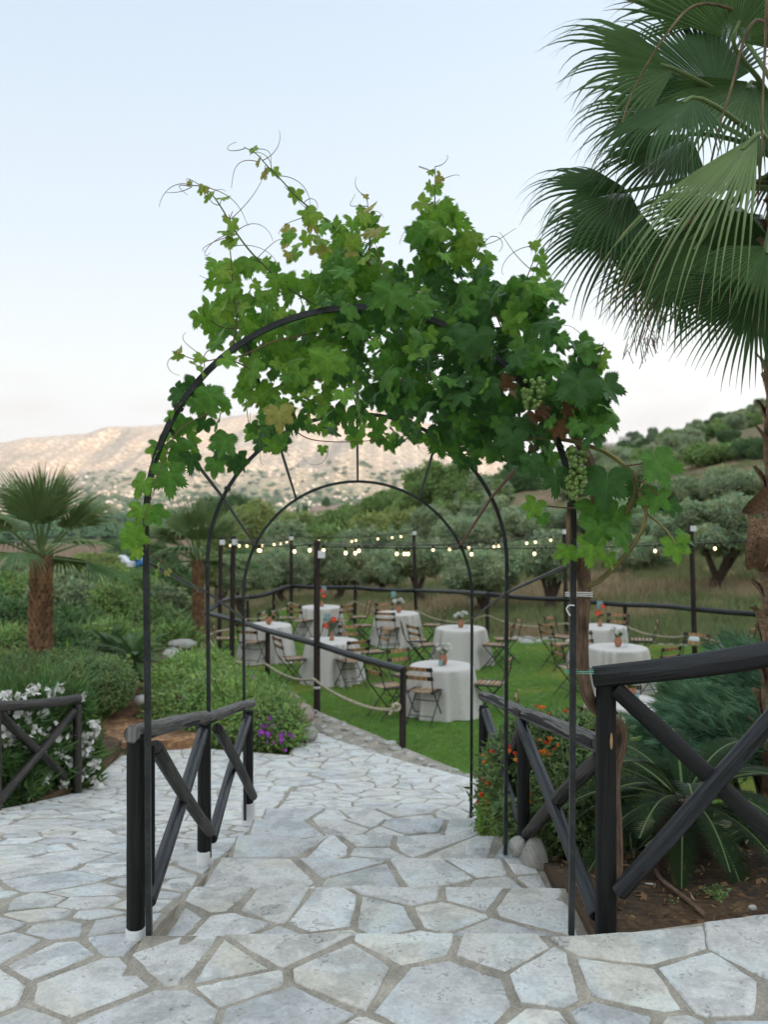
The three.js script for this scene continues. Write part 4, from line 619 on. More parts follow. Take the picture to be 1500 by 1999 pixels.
{
  const leaves = [], g = grapevine;
  const drop = (p, size, tone, face = 1) => {
    const n = V(R(-1, 1) * .8, R(-.2, 1) * .9, R(.1, 1) * face).normalize(), tip = V(R(-.8, .8), R(-1.1, -.25), R(-.3, .7));
    leaves.push({ p, m: leafAt(p, tip, n, size), s: size, tone });
  };
  // masses: column, row, half width, half height, nearest and farthest metres, leaves, tone 0 dark .. 1 light
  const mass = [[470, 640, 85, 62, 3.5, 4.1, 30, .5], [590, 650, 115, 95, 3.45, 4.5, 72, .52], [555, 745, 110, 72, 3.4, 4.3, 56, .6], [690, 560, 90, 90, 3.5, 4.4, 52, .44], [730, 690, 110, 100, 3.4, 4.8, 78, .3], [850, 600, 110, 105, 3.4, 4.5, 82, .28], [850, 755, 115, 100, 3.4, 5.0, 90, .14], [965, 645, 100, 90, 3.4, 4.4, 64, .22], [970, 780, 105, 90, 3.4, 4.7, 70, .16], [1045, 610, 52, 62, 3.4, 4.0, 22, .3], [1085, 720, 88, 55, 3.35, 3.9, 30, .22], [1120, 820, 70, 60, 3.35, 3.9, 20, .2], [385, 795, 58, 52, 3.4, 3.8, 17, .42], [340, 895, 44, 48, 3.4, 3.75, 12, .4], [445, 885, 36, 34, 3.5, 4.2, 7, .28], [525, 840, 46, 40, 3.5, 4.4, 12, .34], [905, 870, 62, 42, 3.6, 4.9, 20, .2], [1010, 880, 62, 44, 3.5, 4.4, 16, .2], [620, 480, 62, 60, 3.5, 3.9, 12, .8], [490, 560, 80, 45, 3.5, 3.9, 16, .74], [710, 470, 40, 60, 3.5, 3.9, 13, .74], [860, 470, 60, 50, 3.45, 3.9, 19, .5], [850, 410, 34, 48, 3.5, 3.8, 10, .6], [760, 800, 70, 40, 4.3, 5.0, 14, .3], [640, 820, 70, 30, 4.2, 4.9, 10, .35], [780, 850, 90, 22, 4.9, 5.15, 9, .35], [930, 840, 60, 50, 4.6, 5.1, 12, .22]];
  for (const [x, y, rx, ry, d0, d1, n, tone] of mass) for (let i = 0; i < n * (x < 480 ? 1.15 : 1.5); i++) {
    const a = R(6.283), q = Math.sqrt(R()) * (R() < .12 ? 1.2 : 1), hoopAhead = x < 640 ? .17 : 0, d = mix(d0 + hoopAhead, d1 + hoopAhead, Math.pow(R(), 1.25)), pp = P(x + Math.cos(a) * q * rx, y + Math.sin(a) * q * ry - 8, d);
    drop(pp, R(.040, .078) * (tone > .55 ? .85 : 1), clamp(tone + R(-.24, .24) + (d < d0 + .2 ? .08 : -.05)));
  }
  // single leaves that stand out: column, row of the stalk end, metres, size, tip direction, facing, tone
  for (const [x, y, d, s, tx, ty, nx, ny, tone] of [[1186, 936, 3.42, .125, -.15, -1, -.2, .25, .02], [1283, 900, 3.40, .125, .35, -1, .6, .1, .22], [1285, 968, 3.42, .085, -.3, -1, -.8, .2, .32], [1250, 955, 3.5, .10, -.5, -1, .3, .5, .1], [1310, 985, 3.45, .06, .2, -1, .4, .1, .1], [1320, 1062, 3.42, .078, .1, -1, -.2, .1, .45], [1330, 1048, 3.43, .06, .6, -.2, .1, .9, .4], [1108, 1075, 3.5, .075, -.1, -1, .2, .3, .5], [1045, 985, 3.5, .075, -.5, -1, -.3, .4, .45], [1060, 1010, 3.5, .05, .1, -1, .2, .1, .2], [1085, 930, 3.45, .10, .1, -1, .2, .3, .15], [1205, 1000, 3.5, .10, -.4, -1, .6, .2, .3], [1215, 1040, 3.45, .085, .4, -.9, .5, .3, .3], [1170, 1030, 3.45, .10, .1, -1, .4, .3, .35], [1155, 1065, 3.45, .09, -.1, -1, .1, .4, .6], [1160, 990, 3.5, .10, .2, -1, -.2, .3, .3], [1190, 1090, 3.5, .05, .4, -1, .4, .3, .5], [330, 925, 3.52, .115, .1, -1, .1, .2, .36], [280, 940, 3.5, .085, -.5, -.8, -.2, .4, .5], [275, 995, 3.5, .085, -.2, -1, .2, .4, .5], [300, 1000, 3.52, .08, .5, -.9, .4, .4, .4], [262, 1032, 3.5, .07, -.3, -1, .1, .3, .52], [268, 1075, 3.48, .04, .1, -1, .1, .2, .7], [440, 860, 3.55, .10, -.35, -1, -.4, .2, .2], [420, 905, 3.55, .07, -.1, -1, .1, .2, .22], [410, 770, 3.42, .10, .2, -1, .1, .4, .34], [545, 805, 3.4, .09, .1, -1, .2, .3, .9], [930, 655, 3.36, .12, -.2, -1, .1, .3, .1], [765, 570, 3.38, .13, -.1, -1, .1, .4, .26], [640, 700, 3.38, .12, .0, -1, .2, .4, .5], [1130, 745, 3.35, .12, .1, -1, .1, .5, .1], [1185, 752, 3.4, .10, .5, -1, .5, .3, .12], [1190, 815, 3.4, .065, .6, -.8, .4, .4, .3], [1170, 790, 3.42, .07, .1, -1, -.3, .4, .15], [1145, 685, 3.45, .08, .6, -.5, .2, .8, .4], [1000, 850, 3.4, .1, -.2, -1, .1, .3, .15], [1040, 900, 3.4, .09, .2, -1, .3, .3, .15], [695, 850, 5.1, .09, -.3, -1, .1, .3, .5], [735, 850, 5.1, .08, .3, -1, .1, .4, .3], [760, 862, 5.1, .09, .5, -1, .3, .5, .3], [630, 875, 5.05, .05, -.1, -1, .1, .3, .5], [830, 850, 5.1, .08, .3, -1, .1, .3, .3]]) leaves.push({ p: P(x, y, d), m: leafAt(P(x, y, d), V(tx, ty, .15), V(nx, ny, 1).normalize(), s * (x > 1120 ? .95 : .84)), s, tone: clamp(tone + .06) });
  const tube3 = (name, list, r0, r1, m, seg = 24, sides = 7) => part(name, tube(list.map((p) => p.isVector3 ? p : P(...p)), (t) => mix(r0, r1, t), { sides, smooth: seg }), m, g);
  // old wood
  const tr = (t, a) => mix(.027, .023, t) * (1 + .16 * (noise(t * 14, Math.cos(a) * 2 + 3, 5) - .5) + .12 * Math.sin(a * 5 + t * 14));
  part('trunk', tube([[1196, 1760, 3.82], [1204, 1700, 3.84], [1202, 1600, 3.88], [1200, 1500, 3.9], [1212, 1452, 3.92], [1208, 1415, 3.9], [1182, 1398, 3.84], [1156, 1372, 3.76], [1142, 1330, 3.7], [1138, 1270, 3.66], [1139, 1200, 3.64], [1142, 1150, 3.63], [1140, 1090, 3.62], [1148, 1062, 3.62], [1160, 1036, 3.62], [1165, 980, 3.62], [1158, 930, 3.66], [1140, 880, 3.68], [1110, 830, 3.7], [1070, 780, 3.74], [1010, 730, 3.82], [930, 690, 3.9], [840, 660, 4.0]].map((p) => P(...p)), (t, a) => tr(t, a) * (t < .62 ? 1 : mix(1, .42, (t - .62) / .38)), { sides: 16, smooth: 150 }), M.vineBark, g);
  tube3('branch', [[1140, 1145, 3.62], [1130, 1115, 3.62], [1118, 1070, 3.6], [1112, 1040, 3.58], [1112, 980, 3.6]], .018, .008, M.vineBark);
  tube3('cane', [[1142, 1148, 3.62], [1175, 1130, 3.58], [1215, 1092, 3.52], [1246, 1050, 3.48], [1262, 1005, 3.46], [1258, 975, 3.46], [1246, 960, 3.47]], .012, .006, M.cane);
  tube3('cane', [[1184, 1034, 3.6], [1210, 1015, 3.54], [1232, 985, 3.5], [1242, 955, 3.48], [1236, 925, 3.48], [1215, 905, 3.5], [1180, 882, 3.54], [1120, 862, 3.58], [1060, 855, 3.62], [1000, 862, 3.66]], .011, .007, M.cane, 40);
  tube3('cane', [[1246, 960, 3.47], [1262, 1000, 3.46], [1285, 1020, 3.44], [1306, 1040, 3.43], [1319, 1062, 3.42]], .006, .003, M.cane);
  for (const l of [[[1215, 910, 3.5], [1250, 906, 3.45], [1283, 900, 3.40]], [[1238, 935, 3.48], [1262, 945, 3.45], [1285, 968, 3.42]], [[1245, 955, 3.47], [1265, 960, 3.45], [1285, 968, 3.42]], [[1165, 985, 3.6], [1120, 992, 3.55], [1045, 985, 3.5]]]) tube3('leaf_stalk', l, .0035, .0028, M.caneRed, 10, 6);
  // long shoots with their leaves and tendrils
  const shoots = [[[[618, 596, 3.7], [560, 560, 3.66], [520, 522, 3.62], [488, 490, 3.6], [455, 445, 3.58], [435, 410, 3.56], [412, 378, 3.54], [392, 364, 3.52], [372, 362, 3.5]], .0055], [[[740, 540, 3.8], [690, 480, 3.74], [660, 450, 3.7], [625, 420, 3.68], [585, 390, 3.66], [548, 350, 3.64], [520, 322, 3.62], [500, 300, 3.6], [476, 287, 3.58]], .0055], [[[452, 690, 3.6], [462, 620, 3.6], [456, 575, 3.6], [452, 520, 3.6], [448, 470, 3.6], [447, 418, 3.6]], .004], [[[720, 520, 3.7], [722, 460, 3.7], [720, 420, 3.7], [716, 380, 3.7]], .004], [[[870, 520, 3.6], [856, 460, 3.6], [850, 410, 3.6], [850, 360, 3.6], [850, 325, 3.6]], .0045], [[[925, 510, 3.6], [940, 480, 3.6], [958, 462, 3.6]], .003], [[[1000, 600, 3.6], [1030, 540, 3.58], [1048, 490, 3.56], [1052, 470, 3.56]], .0035], [[[1140, 775, 3.5], [1158, 735, 3.48], [1172, 695, 3.46], [1180, 668, 3.45]], .0035], [[[490, 720, 3.6], [440, 700, 3.55], [395, 705, 3.5], [360, 695, 3.48], [335, 685, 3.46]], .0035], [[[420, 800, 3.5], [350, 840, 3.48], [318, 900, 3.48], [300, 960, 3.48], [282, 1010, 3.48], [278, 1060, 3.48]], .0026], [[[560, 830, 4.3], [620, 860, 4.9], [700, 862, 5.05], [800, 850, 5.1], [900, 842, 5.1]], .004], [[[280, 1040, 3.48], [290, 1075, 3.6], [320, 1100, 3.75], [345, 1118, 3.9]], .003]];
  shoots.forEach(([l, r], k) => {
    tube3('shoot', l, r, r * .35, k < 2 || k === 4 ? M.caneGreen : M.caneRed, 40, 6);
    const c = new THREE.CatmullRomCurve3(l.map((p) => P(...p)));
    if (k === 9 || k === 10) return;
    const n = [13, 13, 9, 6, 8, 4, 6, 6, 6][k] ?? 4; for (let i = 0; i < n; i++) { const t = (i + R(.1, .9)) / n, p = c.getPoint(t), size = mix(.085, .022, Math.pow(t, .8)) * R(.8, 1.15); const tipTone = mix(.55, .98, t); const o = V(R(-1, 1), R(-.6, .5), R(-.4, .8)).normalize().multiplyScalar(size * .8); const q = p.clone().add(o); part('leaf_stalk', tube([p, p.clone().lerp(q, .5).add(V(0, .006, 0)), q], .0014, { sides: 5 }), M.caneGreen, g); drop(q, size, clamp(tipTone + R(-.12, .12))); if (i % 2 === 0 && t > .2) curl(p, V(R(-1, 1), R(-.2, .7), R(-.3, .3)), R(.10, .26)); }
  });
  function curl(p, dir, len) { const pts = [p], q = p.clone(), d = dir.clone().normalize(), ax = V(R(-1, 1), R(-1, 1), R(-1, 1)).normalize(), w = R(.8, 1.6) * (R() < .5 ? -1 : 1); for (let i = 1; i <= 16; i++) { q.addScaledVector(d, len / 16); d.applyAxisAngle(ax, w * .10 * (1 + i * .07)); d.y -= .015; d.normalize(); pts.push(q.clone()); } part('tendril', tube(pts, (t) => mix(.0018, .0008, t), { sides: 5 }), R() < .6 ? M.caneGreen : M.caneRed, g); }
  for (const [x, y, d, dx, dy, L] of [[372, 364, 3.5, -1, .2, .13], [375, 364, 3.5, -.8, -.5, .12], [405, 366, 3.52, .7, -.2, .22], [478, 290, 3.58, -1, -.3, .16], [505, 316, 3.6, -1, .25, .2], [530, 330, 3.62, -.05, 1, .13], [457, 455, 3.6, -1, -.2, .26], [455, 460, 3.6, -1, -.25, .22], [448, 430, 3.6, .3, 1, .12], [592, 425, 3.66, -1, -.3, .14], [716, 382, 3.7, -.9, .3, .1], [850, 335, 3.6, -1, .25, .16], [850, 325, 3.6, 1, .1, .1], [958, 462, 3.6, 1, .2, .1], [500, 830, 3.5, .3, -1, .22], [520, 800, 3.5, .2, -1, .2], [590, 800, 3.6, .3, -1, .24], [480, 780, 3.4, .1, -1, .2], [735, 480, 3.4, .2, -1, .35], [745, 520, 3.4, .3, -1, .3], [640, 870, 5, .1, -1, .25], [320, 1100, 3.7, .4, -1, .2], [345, 1115, 3.9, .8, -.7, .26], [315, 1060, 3.5, .1, -1, .16]]) curl(P(x, y, d), V(dx, dy, 0), L);
  // thinner canes woven through the crown
  for (let i = 0; i < 22; i++) { const p0 = [R(430, 1080), R(600, 760), R(3.7, 4.3)], l = [p0]; let an = R(6.28); for (let k = 0; k < 4; k++) { const q = l[l.length - 1]; an += R(-.7, .7); l.push([clamp(q[0] + Math.cos(an) * R(40, 80), 400, 1130), clamp(q[1] + Math.sin(an) * R(20, 45), 560, 830), clamp(q[2] + R(-.15, .15), 3.55, 4.6)]); } tube3('cane', l, R(.003, .006), .002, R() < .5 ? M.caneRed : M.cane, 18, 6); }
  // dry brown leaves
  for (const [x, y] of [[1112, 798], [1125, 838], [1090, 835], [985, 745], [1000, 765], [1060, 800], [1045, 810]]) drop(P(x, y, 3.42), R(.03, .055), 1.5);
  // leaves: the 300 nearest are parts of their own
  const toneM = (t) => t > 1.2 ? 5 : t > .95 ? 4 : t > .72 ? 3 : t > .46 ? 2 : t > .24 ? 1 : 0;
  const score = (l) => l.s / -l.p.z + (l.p.z > -3.9 ? .01 : 0);
  leaves.sort((a, b) => score(b) - score(a));
  const rest = [], cols = [], base = M.vine[1].color;
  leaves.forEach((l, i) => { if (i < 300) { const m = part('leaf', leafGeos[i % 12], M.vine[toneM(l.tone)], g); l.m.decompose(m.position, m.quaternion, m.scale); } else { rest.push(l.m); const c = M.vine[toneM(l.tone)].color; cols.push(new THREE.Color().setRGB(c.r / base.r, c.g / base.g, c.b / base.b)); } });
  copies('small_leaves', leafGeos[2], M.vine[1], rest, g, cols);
  console.log('vine leaves', leaves.length);
  // bunches of unripe grapes
  const grape = new THREE.IcosahedronGeometry(.0088, 2), gm = new THREE.MeshPhysicalMaterial({ color: lin(.15, .235, .05), roughness: .32, transmission: 0 });
  for (const [x, y, d, n, L, W] of [[1040, 740, 3.36, 70, .105, .055], [1128, 868, 3.42, 95, .18, .044], [1120, 930, 3.42, 40, .08, .032], [1105, 775, 3.5, 16, .06, .03]]) {
    const gs = [], c = P(x, y, d); for (let i = 0; i < n; i++) { const t = R(), a = R(6.28), w = W * (1 - t * .6) * Math.sqrt(R(.25, 1)); const q = grape.clone(); q.scale(R(.85, 1.15), R(.9, 1.15), R(.85, 1.15)); q.translate(c.x + Math.cos(a) * w, c.y - t * L, c.z + Math.sin(a) * w); gs.push(q); }
    part('grape_bunch', merge(gs), gm, g);
  }
  // ties
  const tie = (x, y, d, r, m, n) => { const c = P(x, y, d); part('tie', tube([...Array(30 * n + 1)].map((_, i) => { const a = i / 30 * 6.283; return c.clone().add(V(Math.cos(a) * r * 1.25, (i / 30 - n / 2) * .007 + .006 * Math.sin(a), Math.sin(a) * r)); }), .0022, { sides: 5 }), m, g); };
  tie(1131, 1160, 3.62, .042, M.white, 3); tie(1131, 1311, 3.63, .045, mat([.16, .42, .30]), 2); tie(640, 595, 3.6, .02, mat([.10, .30, .20]), 2);
}
{ const h = thing('wire_hook', 'bent white wire hook hanging beside the right pipe of the arch', 'hook'); part('wire', tube([P(1122, 1182, 3.56), P(1112, 1182, 3.56), P(1107, 1188, 3.56), P(1110, 1196, 3.56), P(1114, 1202, 3.56)], .0028, { sides: 6, smooth: 14 }), M.white, h); }

// ---------------------------------------------------------------- palms
// a fan leaf: hub, the way it points, the way its upper face looks; R radius, sp half opening in degrees, split where fingers part, sag of the tips
function fan(s, hub, dir, nrm, R0, sp, n, split, sag, seed, twist = 0) {
  const u = dir.clone().normalize(), w = nrm.clone().addScaledVector(u, -nrm.dot(u)).normalize(), v = w.clone().cross(u), da = 2 * sp / n * D2R, k = mulberry(seed);
  for (let i = 0; i < n; i++) {
    const a = (-sp + (i + .5) * 2 * sp / n) * D2R, L = R0 * (1 - .22 * Math.pow(Math.abs(a) / (sp * D2R), 3)) * (.92 + .16 * k()), sp2 = split * (.86 + .28 * k()), g = sag * (.5 + 1.2 * k()), out = V().addScaledVector(u, Math.cos(a)).addScaledVector(v, Math.sin(a)).addScaledVector(w, -.10 * Math.abs(Math.sin(a))).normalize();
    const side0 = V().addScaledVector(v, Math.cos(a)).addScaledVector(u, -Math.sin(a)).normalize(), p = hub.clone().addScaledVector(out, .03), d = out.clone(); let row0 = null; const dry = k() < .55 ? .80 + .18 * k() : 2, pale = .85 + .3 * k(); const m = 11, off = (k() - .5) * .25, tw = (k() - .5) * 1.2;
    for (let j = 0; j <= m; j++) {
      const t = j / m; if (j) { p.addScaledVector(d, L / m); const f = Math.max(0, t - sp2 * .75); d.y -= g * f * .62; d.addScaledVector(side0, off * f * .3); d.addScaledVector(w, -.012); d.normalize(); }
      const full = (t * L + .02) * da * .56, wd = t < sp2 ? full : Math.max(.0008, (sp2 * L * da * .56) * (.86 - .84 * (t - sp2) / (1 - sp2)));
      const sd = side0.clone().addScaledVector(d, -side0.dot(d)).normalize(), up = d.clone().cross(sd).multiplyScalar(-1); if (t > sp2) sd.applyAxisAngle(d, tw * (t - sp2));
      const pl = wd * .85, A = s.vv(p.clone().addScaledVector(sd, -wd), 0, t * 3), B = s.vv(p.clone().addScaledVector(w, pl), .5, t * 3), C = s.vv(p.clone().addScaledVector(sd, wd), 1, t * 3);
      { const q = t > dry ? 1 : 0; for (let z = 0; z < 3; z++) s.c.push(q ? 3.2 : pale, q ? 1.5 : pale, q ? 2.6 : pale * .95); }
      if (row0) { s.q(row0[0], row0[1], B, A); s.q(row0[1], row0[2], C, B); } row0 = [A, B, C];
    }
  }
}
const palmMat = [[.060, .140, .042], [.10, .20, .06], [.22, .32, .13], [.022, .055, .015]].map((c) => leafMat(c, { map: rep(T.palm, 1), transmission: .16, vertexColors: true, roughness: 1, clearcoat: c[0] < .03 ? 0 : .3, clearcoatRoughness: .38 }));  // last tone: shade over the right-hand cycads darkened into the leaf colour
const strawMat = mat([.36, .28, .18], { map: rep(T.fibre, 2) });
const husk = [[.66, .45, .29], [.42, .25, .15], [.66, .48, .32]].map((c) => mat(c, { map: rep(T.fibre, 1.5, 6), bumpMap: rep(T.woodB, 1.5, 6), bumpScale: .01 }));
function frond(t, crown, hub, dir, nrm, R0, sp, n, split, sag, m, seed) {
  const s = new Soup(); fan(s, hub, dir, nrm, R0, sp, n, split, sag, seed);
  const f = part('frond', s.geo(true), palmMat[m], t); f.updateMatrix();
  part('petiole', tube([crown, crown.clone().lerp(hub, .5).add(V(0, .06, 0)), hub, hub.clone().addScaledVector(dir.clone().normalize(), R0 * .12)], (q) => mix(.02, .011, q), { sides: 7, smooth: 10 }), palmMat[2], f);
}
{ // the tall fan palm on the right: its trunk at the edge of the view
  const d = 5.5, foot = P(1552, 1480, d), top = P(1556, 300, d), t = thing('palm_tree', 'tall fan palm with drooping dark green fronds and shaggy trunk at the right edge', 'palm tree');
  foot.y = -.9; const r = (q) => mix(.20, .155, q);
  part('trunk', tube([foot, foot.clone().lerp(top, .33).add(V(.01, 0, 0)), foot.clone().lerp(top, .66), top], (q, a) => r(q) * (1 + .06 * Math.sin(a * 5 + q * 60)), { sides: 22, smooth: 50 }), husk[1], t);
  rnd = mulberry(88);
  // cut leaf bases standing off the trunk
  const bootGeo = (sd) => { const s = new Soup(), k = mulberry(sd), rows = []; for (let j = 0; j <= 6; j++) { const q = j / 6, w = mix(.085, .035, q) * (1 + .2 * (k() - .5)), o = .0 + .055 * q * q + (q > .9 ? .01 : 0), y = q * .2; rows.push([-1, -.5, 0, .5, 1].map((x) => s.v(x * w, y + (q > .8 ? (k() - .5) * .03 : 0), o - Math.abs(x) * Math.abs(x) * w * .45, x * .5, q))); } for (let j = 1; j < rows.length; j++) for (let i = 0; i < 4; i++) s.q(rows[j - 1][i], rows[j - 1][i + 1], rows[j][i + 1], rows[j][i]); return s.geo(); };
  const boots = [1, 2, 3, 4].map(bootGeo);
  for (let i = 0; i < 120; i++) { const q = .12 + .84 * i / 120, a = i * 2.399, c = foot.clone().lerp(top, q), b = part('leaf_base', boots[i % 4], husk[i % 3], t); b.position.set(c.x + Math.sin(a) * (r(q) - .005), c.y, c.z + Math.cos(a) * (r(q) - .005)); b.rotation.set(0, a + R(-.2, .2), R(-.25, .25)); b.scale.setScalar(R(.8, 1.2)); }
  // two broken husks hanging off the trunk
  for (const [x, y, s, rz] of [[1492, 985, .9, .9], [1484, 1035, 1.5, .25], [1488, 1075, .9, .15]]) { const b = part('leaf_base', boots[1], husk[s > 1 ? 0 : 1], t); b.position.copy(P(x + 16, y - 20, d - .19)); b.rotation.set(Math.PI, .3, rz); b.scale.set(s * .9, s, s); }
  const crown = top;
  // hub column,row,metres, tip column,row,metres, facing, radius, opening, fingers, split, sag, tone
  const FR = [[1318, 135, 5.2, 1110, 70, 5.0, [.0, .5, .9], .78, 62, 34, .5, .9, 1], [1432, 80, 5.0, 1500, -120, 4.9, [-.2, -.3, 1], .85, 85, 44, .62, .4, 1], [1355, 190, 4.8, 1250, 250, 4.7, [-.3, .8, .6], .62, 64, 38, .55, 1.5, 0], [1350, 262, 5.1, 1200, 350, 5.0, [-.2, .7, .8], .66, 60, 38, .55, 1.2, 0], [1230, 372, 5.2, 1050, 400, 5.0, [-.1, .55, .85], .66, 78, 42, .52, 1.2, 0], [1480, 262, 4.5, 1310, 445, 4.2, [-.5, .6, .8], 1.22, 26, 20, .36, .5, 2], [1245, 405, 5.6, 1130, 520, 5.6, [-.3, .3, .9], .72, 76, 38, .5, .8, 0], [1370, 470, 5.3, 1270, 600, 5.2, [-.4, .2, .9], .66, 72, 38, .52, .8, 1], [1478, 555, 5.0, 1410, 680, 4.9, [-.2, .05, 1], .60, 82, 42, .5, .5, 0], [1440, 395, 5.7, 1370, 520, 5.8, [.1, .1, 1], .8, 75, 40, .5, .8, 1], [1400, 180, 5.7, 1340, 90, 5.8, [.1, .3, 1], .85, 75, 40, .55, .6, 0], [1470, 160, 5.3, 1410, 250, 5.0, [0, .4, .9], .8, 70, 40, .5, 1.0, 1], [1330, 215, 5.9, 1210, 190, 6, [.1, .3, 1], .75, 60, 32, .5, 1.2, 1], [1500, 420, 5.9, 1430, 560, 6, [0, .1, 1], .8, 75, 38, .5, .5, 0], [1420, 30, 5.8, 1330, -60, 5.9, [0, .2, 1], .8, 70, 38, .5, .9, 1], [1320, 500, 5.7, 1230, 640, 5.8, [-.2, .1, 1], .55, 70, 32, .48, .5, 1], [1620, 250, 5.0, 1760, 300, 4.9, [.3, .6, .7], .9, 75, 40, .5, .9, 1], [1600, 420, 5.4, 1700, 560, 5.3, [.3, .2, .9], .8, 75, 40, .5, .8, 0], [1570, 80, 5.6, 1640, -80, 5.6, [.2, .3, .9], .9, 75, 40, .5, .6, 1], [1580, 250, 6.2, 1650, 330, 6.6, [.2, .6, -.6], .9, 75, 40, .5, .8, 0], [1480, 200, 6.2, 1420, 180, 6.7, [-.1, .7, -.6], .9, 75, 40, .5, .8, 0], [1500, 480, 4.9, 1480, 600, 4.7, [.1, .3, .9], .5, 70, 30, .5, .8, 1]];
  FR.forEach(([x, y, a, x2, y2, b, nn, R0, sp, n, split, sag, m], i) => { const h = P(x, y, a); frond(t, crown.clone().add(V(R(-.1, .1), R(-.25, .15), R(-.1, .1))), h, P(x2, y2, b).sub(h), V(...nn), R0, sp, n, split, sag, m, 700 + i); });
  // old flower stalks
  for (const l of [[[1500, 40, 5.2], [1360, 10, 4.8], [1300, 70, 4.7], [1262, 130, 4.7], [1232, 190, 4.7], [1215, 240, 4.7]], [[1520, 60, 5], [1470, 45, 4.6], [1450, 90, 4.6], [1432, 160, 4.6], [1405, 250, 4.6], [1385, 340, 4.6]], [[1530, -60, 5], [1500, -20, 4.4], [1495, 90, 4.4], [1490, 200, 4.4], [1488, 300, 4.4], [1480, 400, 4.45]], [[1540, 250, 5.4], [1290, 500, 5.3], [1270, 560, 5.3], [1262, 620, 5.3], [1242, 690, 5.3]]]) { part('flower_stalk', tube(l.map((p) => P(...p)), (q) => mix(.012, .004, q), { sides: 6, smooth: 30 }), strawMat, t); }
  const dry = []; for (let i = 0; i < 90; i++) { const p = P(R(1225, 1290), R(560, 690), R(5.2, 5.5)); dry.push(tube([p, p.clone().add(V(R(-.04, .04), -R(.03, .12), R(-.03, .03)))], .0022, { sides: 4, caps: false })); } part('dry_flower_heads', merge(dry), strawMat, t).userData.kind = 'stuff';
}
function smallPalm(label, foot, h, r0, R0, seed, n) {
  rnd = mulberry(seed); const t = thing('palm_tree', label, 'palm tree', undefined, foot), top = V(R(-.05, .05), h, 0), r = (q) => r0 * mix(1.12, .92, q) * (1 + .12 * Math.max(0, .12 - q) * 8);
  part('trunk', tube([V(0, -.2, 0), V(0, h * .5, 0), top], (q) => r(q) * .93, { sides: 18, smooth: 24 }), husk[1], t);
  const base = (() => { const s = new Soup(); const a = s.v(-.6, 0, 0), b = s.v(.6, 0, 0), c = s.v(.34, 1, .34), d = s.v(-.34, 1, .34), e = s.v(0, .2, .3), f = s.v(0, 1.0, .46); s.t(a, e, d); s.t(e, b, c); s.t(d, e, f); s.t(e, c, f); s.t(d, f, c); s.t(a, d, b); return s.geo(true); })();
  const ms = [], cs = [], rows = Math.round(h / .085), per = 13; for (let k = 0; k < rows; k++) for (let i = 0; i < per; i++) { const q = k / rows, a = (i + k * .5) / per * 6.283 + R(-.08, .08); const z = V(Math.sin(a), 0, Math.cos(a)); ms.push(basis(V(z.z, 0, -z.x), V(0, 1, 0), z, V(top.x * q + z.x * r(q) * .93, q * h, z.z * r(q) * .93), V(r0 * .50, .115 * R(.8, 1.2), r0 * .62))); const w = R(.55, 1.35); cs.push(lin(w * 1.15, w * R(.9, 1.05), w * R(.75, .98))); }
  copies('leaf_bases', base, husk[0], ms, t, cs);
  for (let i = 0; i < n; i++) {
    const q = i / n, el = clamp(mix(90, -10, q) + R(-12, 12), -24, 89) * D2R, a = i * 2.399 + R(-.2, .2), dir = V(Math.cos(a) * Math.cos(el), Math.sin(el), Math.sin(a) * Math.cos(el)), hub = top.clone().addScaledVector(dir, R0 * R(.5, .75) * (1 + .35 * q)).add(V(0, -.05 * (1 - q), 0));
    const up = V(0, 1, 0).addScaledVector(V(Math.cos(a), 0, Math.sin(a)), -el * .9); const s = new Soup(); fan(s, hub, dir.clone().add(V(0, -.25 * q, 0)), up, R0 * R(.85, 1.05), R(58, 75), 26, .5, mix(.12, 1.1, q), seed * 50 + i);
    const f = part('frond', s.geo(true), palmMat[q < .7 ? 2 : 1], t); part('petiole', tube([top, hub], (k) => mix(.02, .01, k) * R0 * 1.3, { sides: 6 }), palmMat[2], f);
  }
}
{ const a = P(78, 1304, 14), b = P(388, 1254, 24); smallPalm('young fan palm with thick patterned trunk behind the hedge at the left edge', a, P(0, 1090, 14).y - a.y + .02, .155, .92, 5, 24); smallPalm('fan palm behind the left pipes of the arch, farther than the one at the edge', b, P(0, 1095, 24).y - b.y, .14, 1.12, 9, 24); }
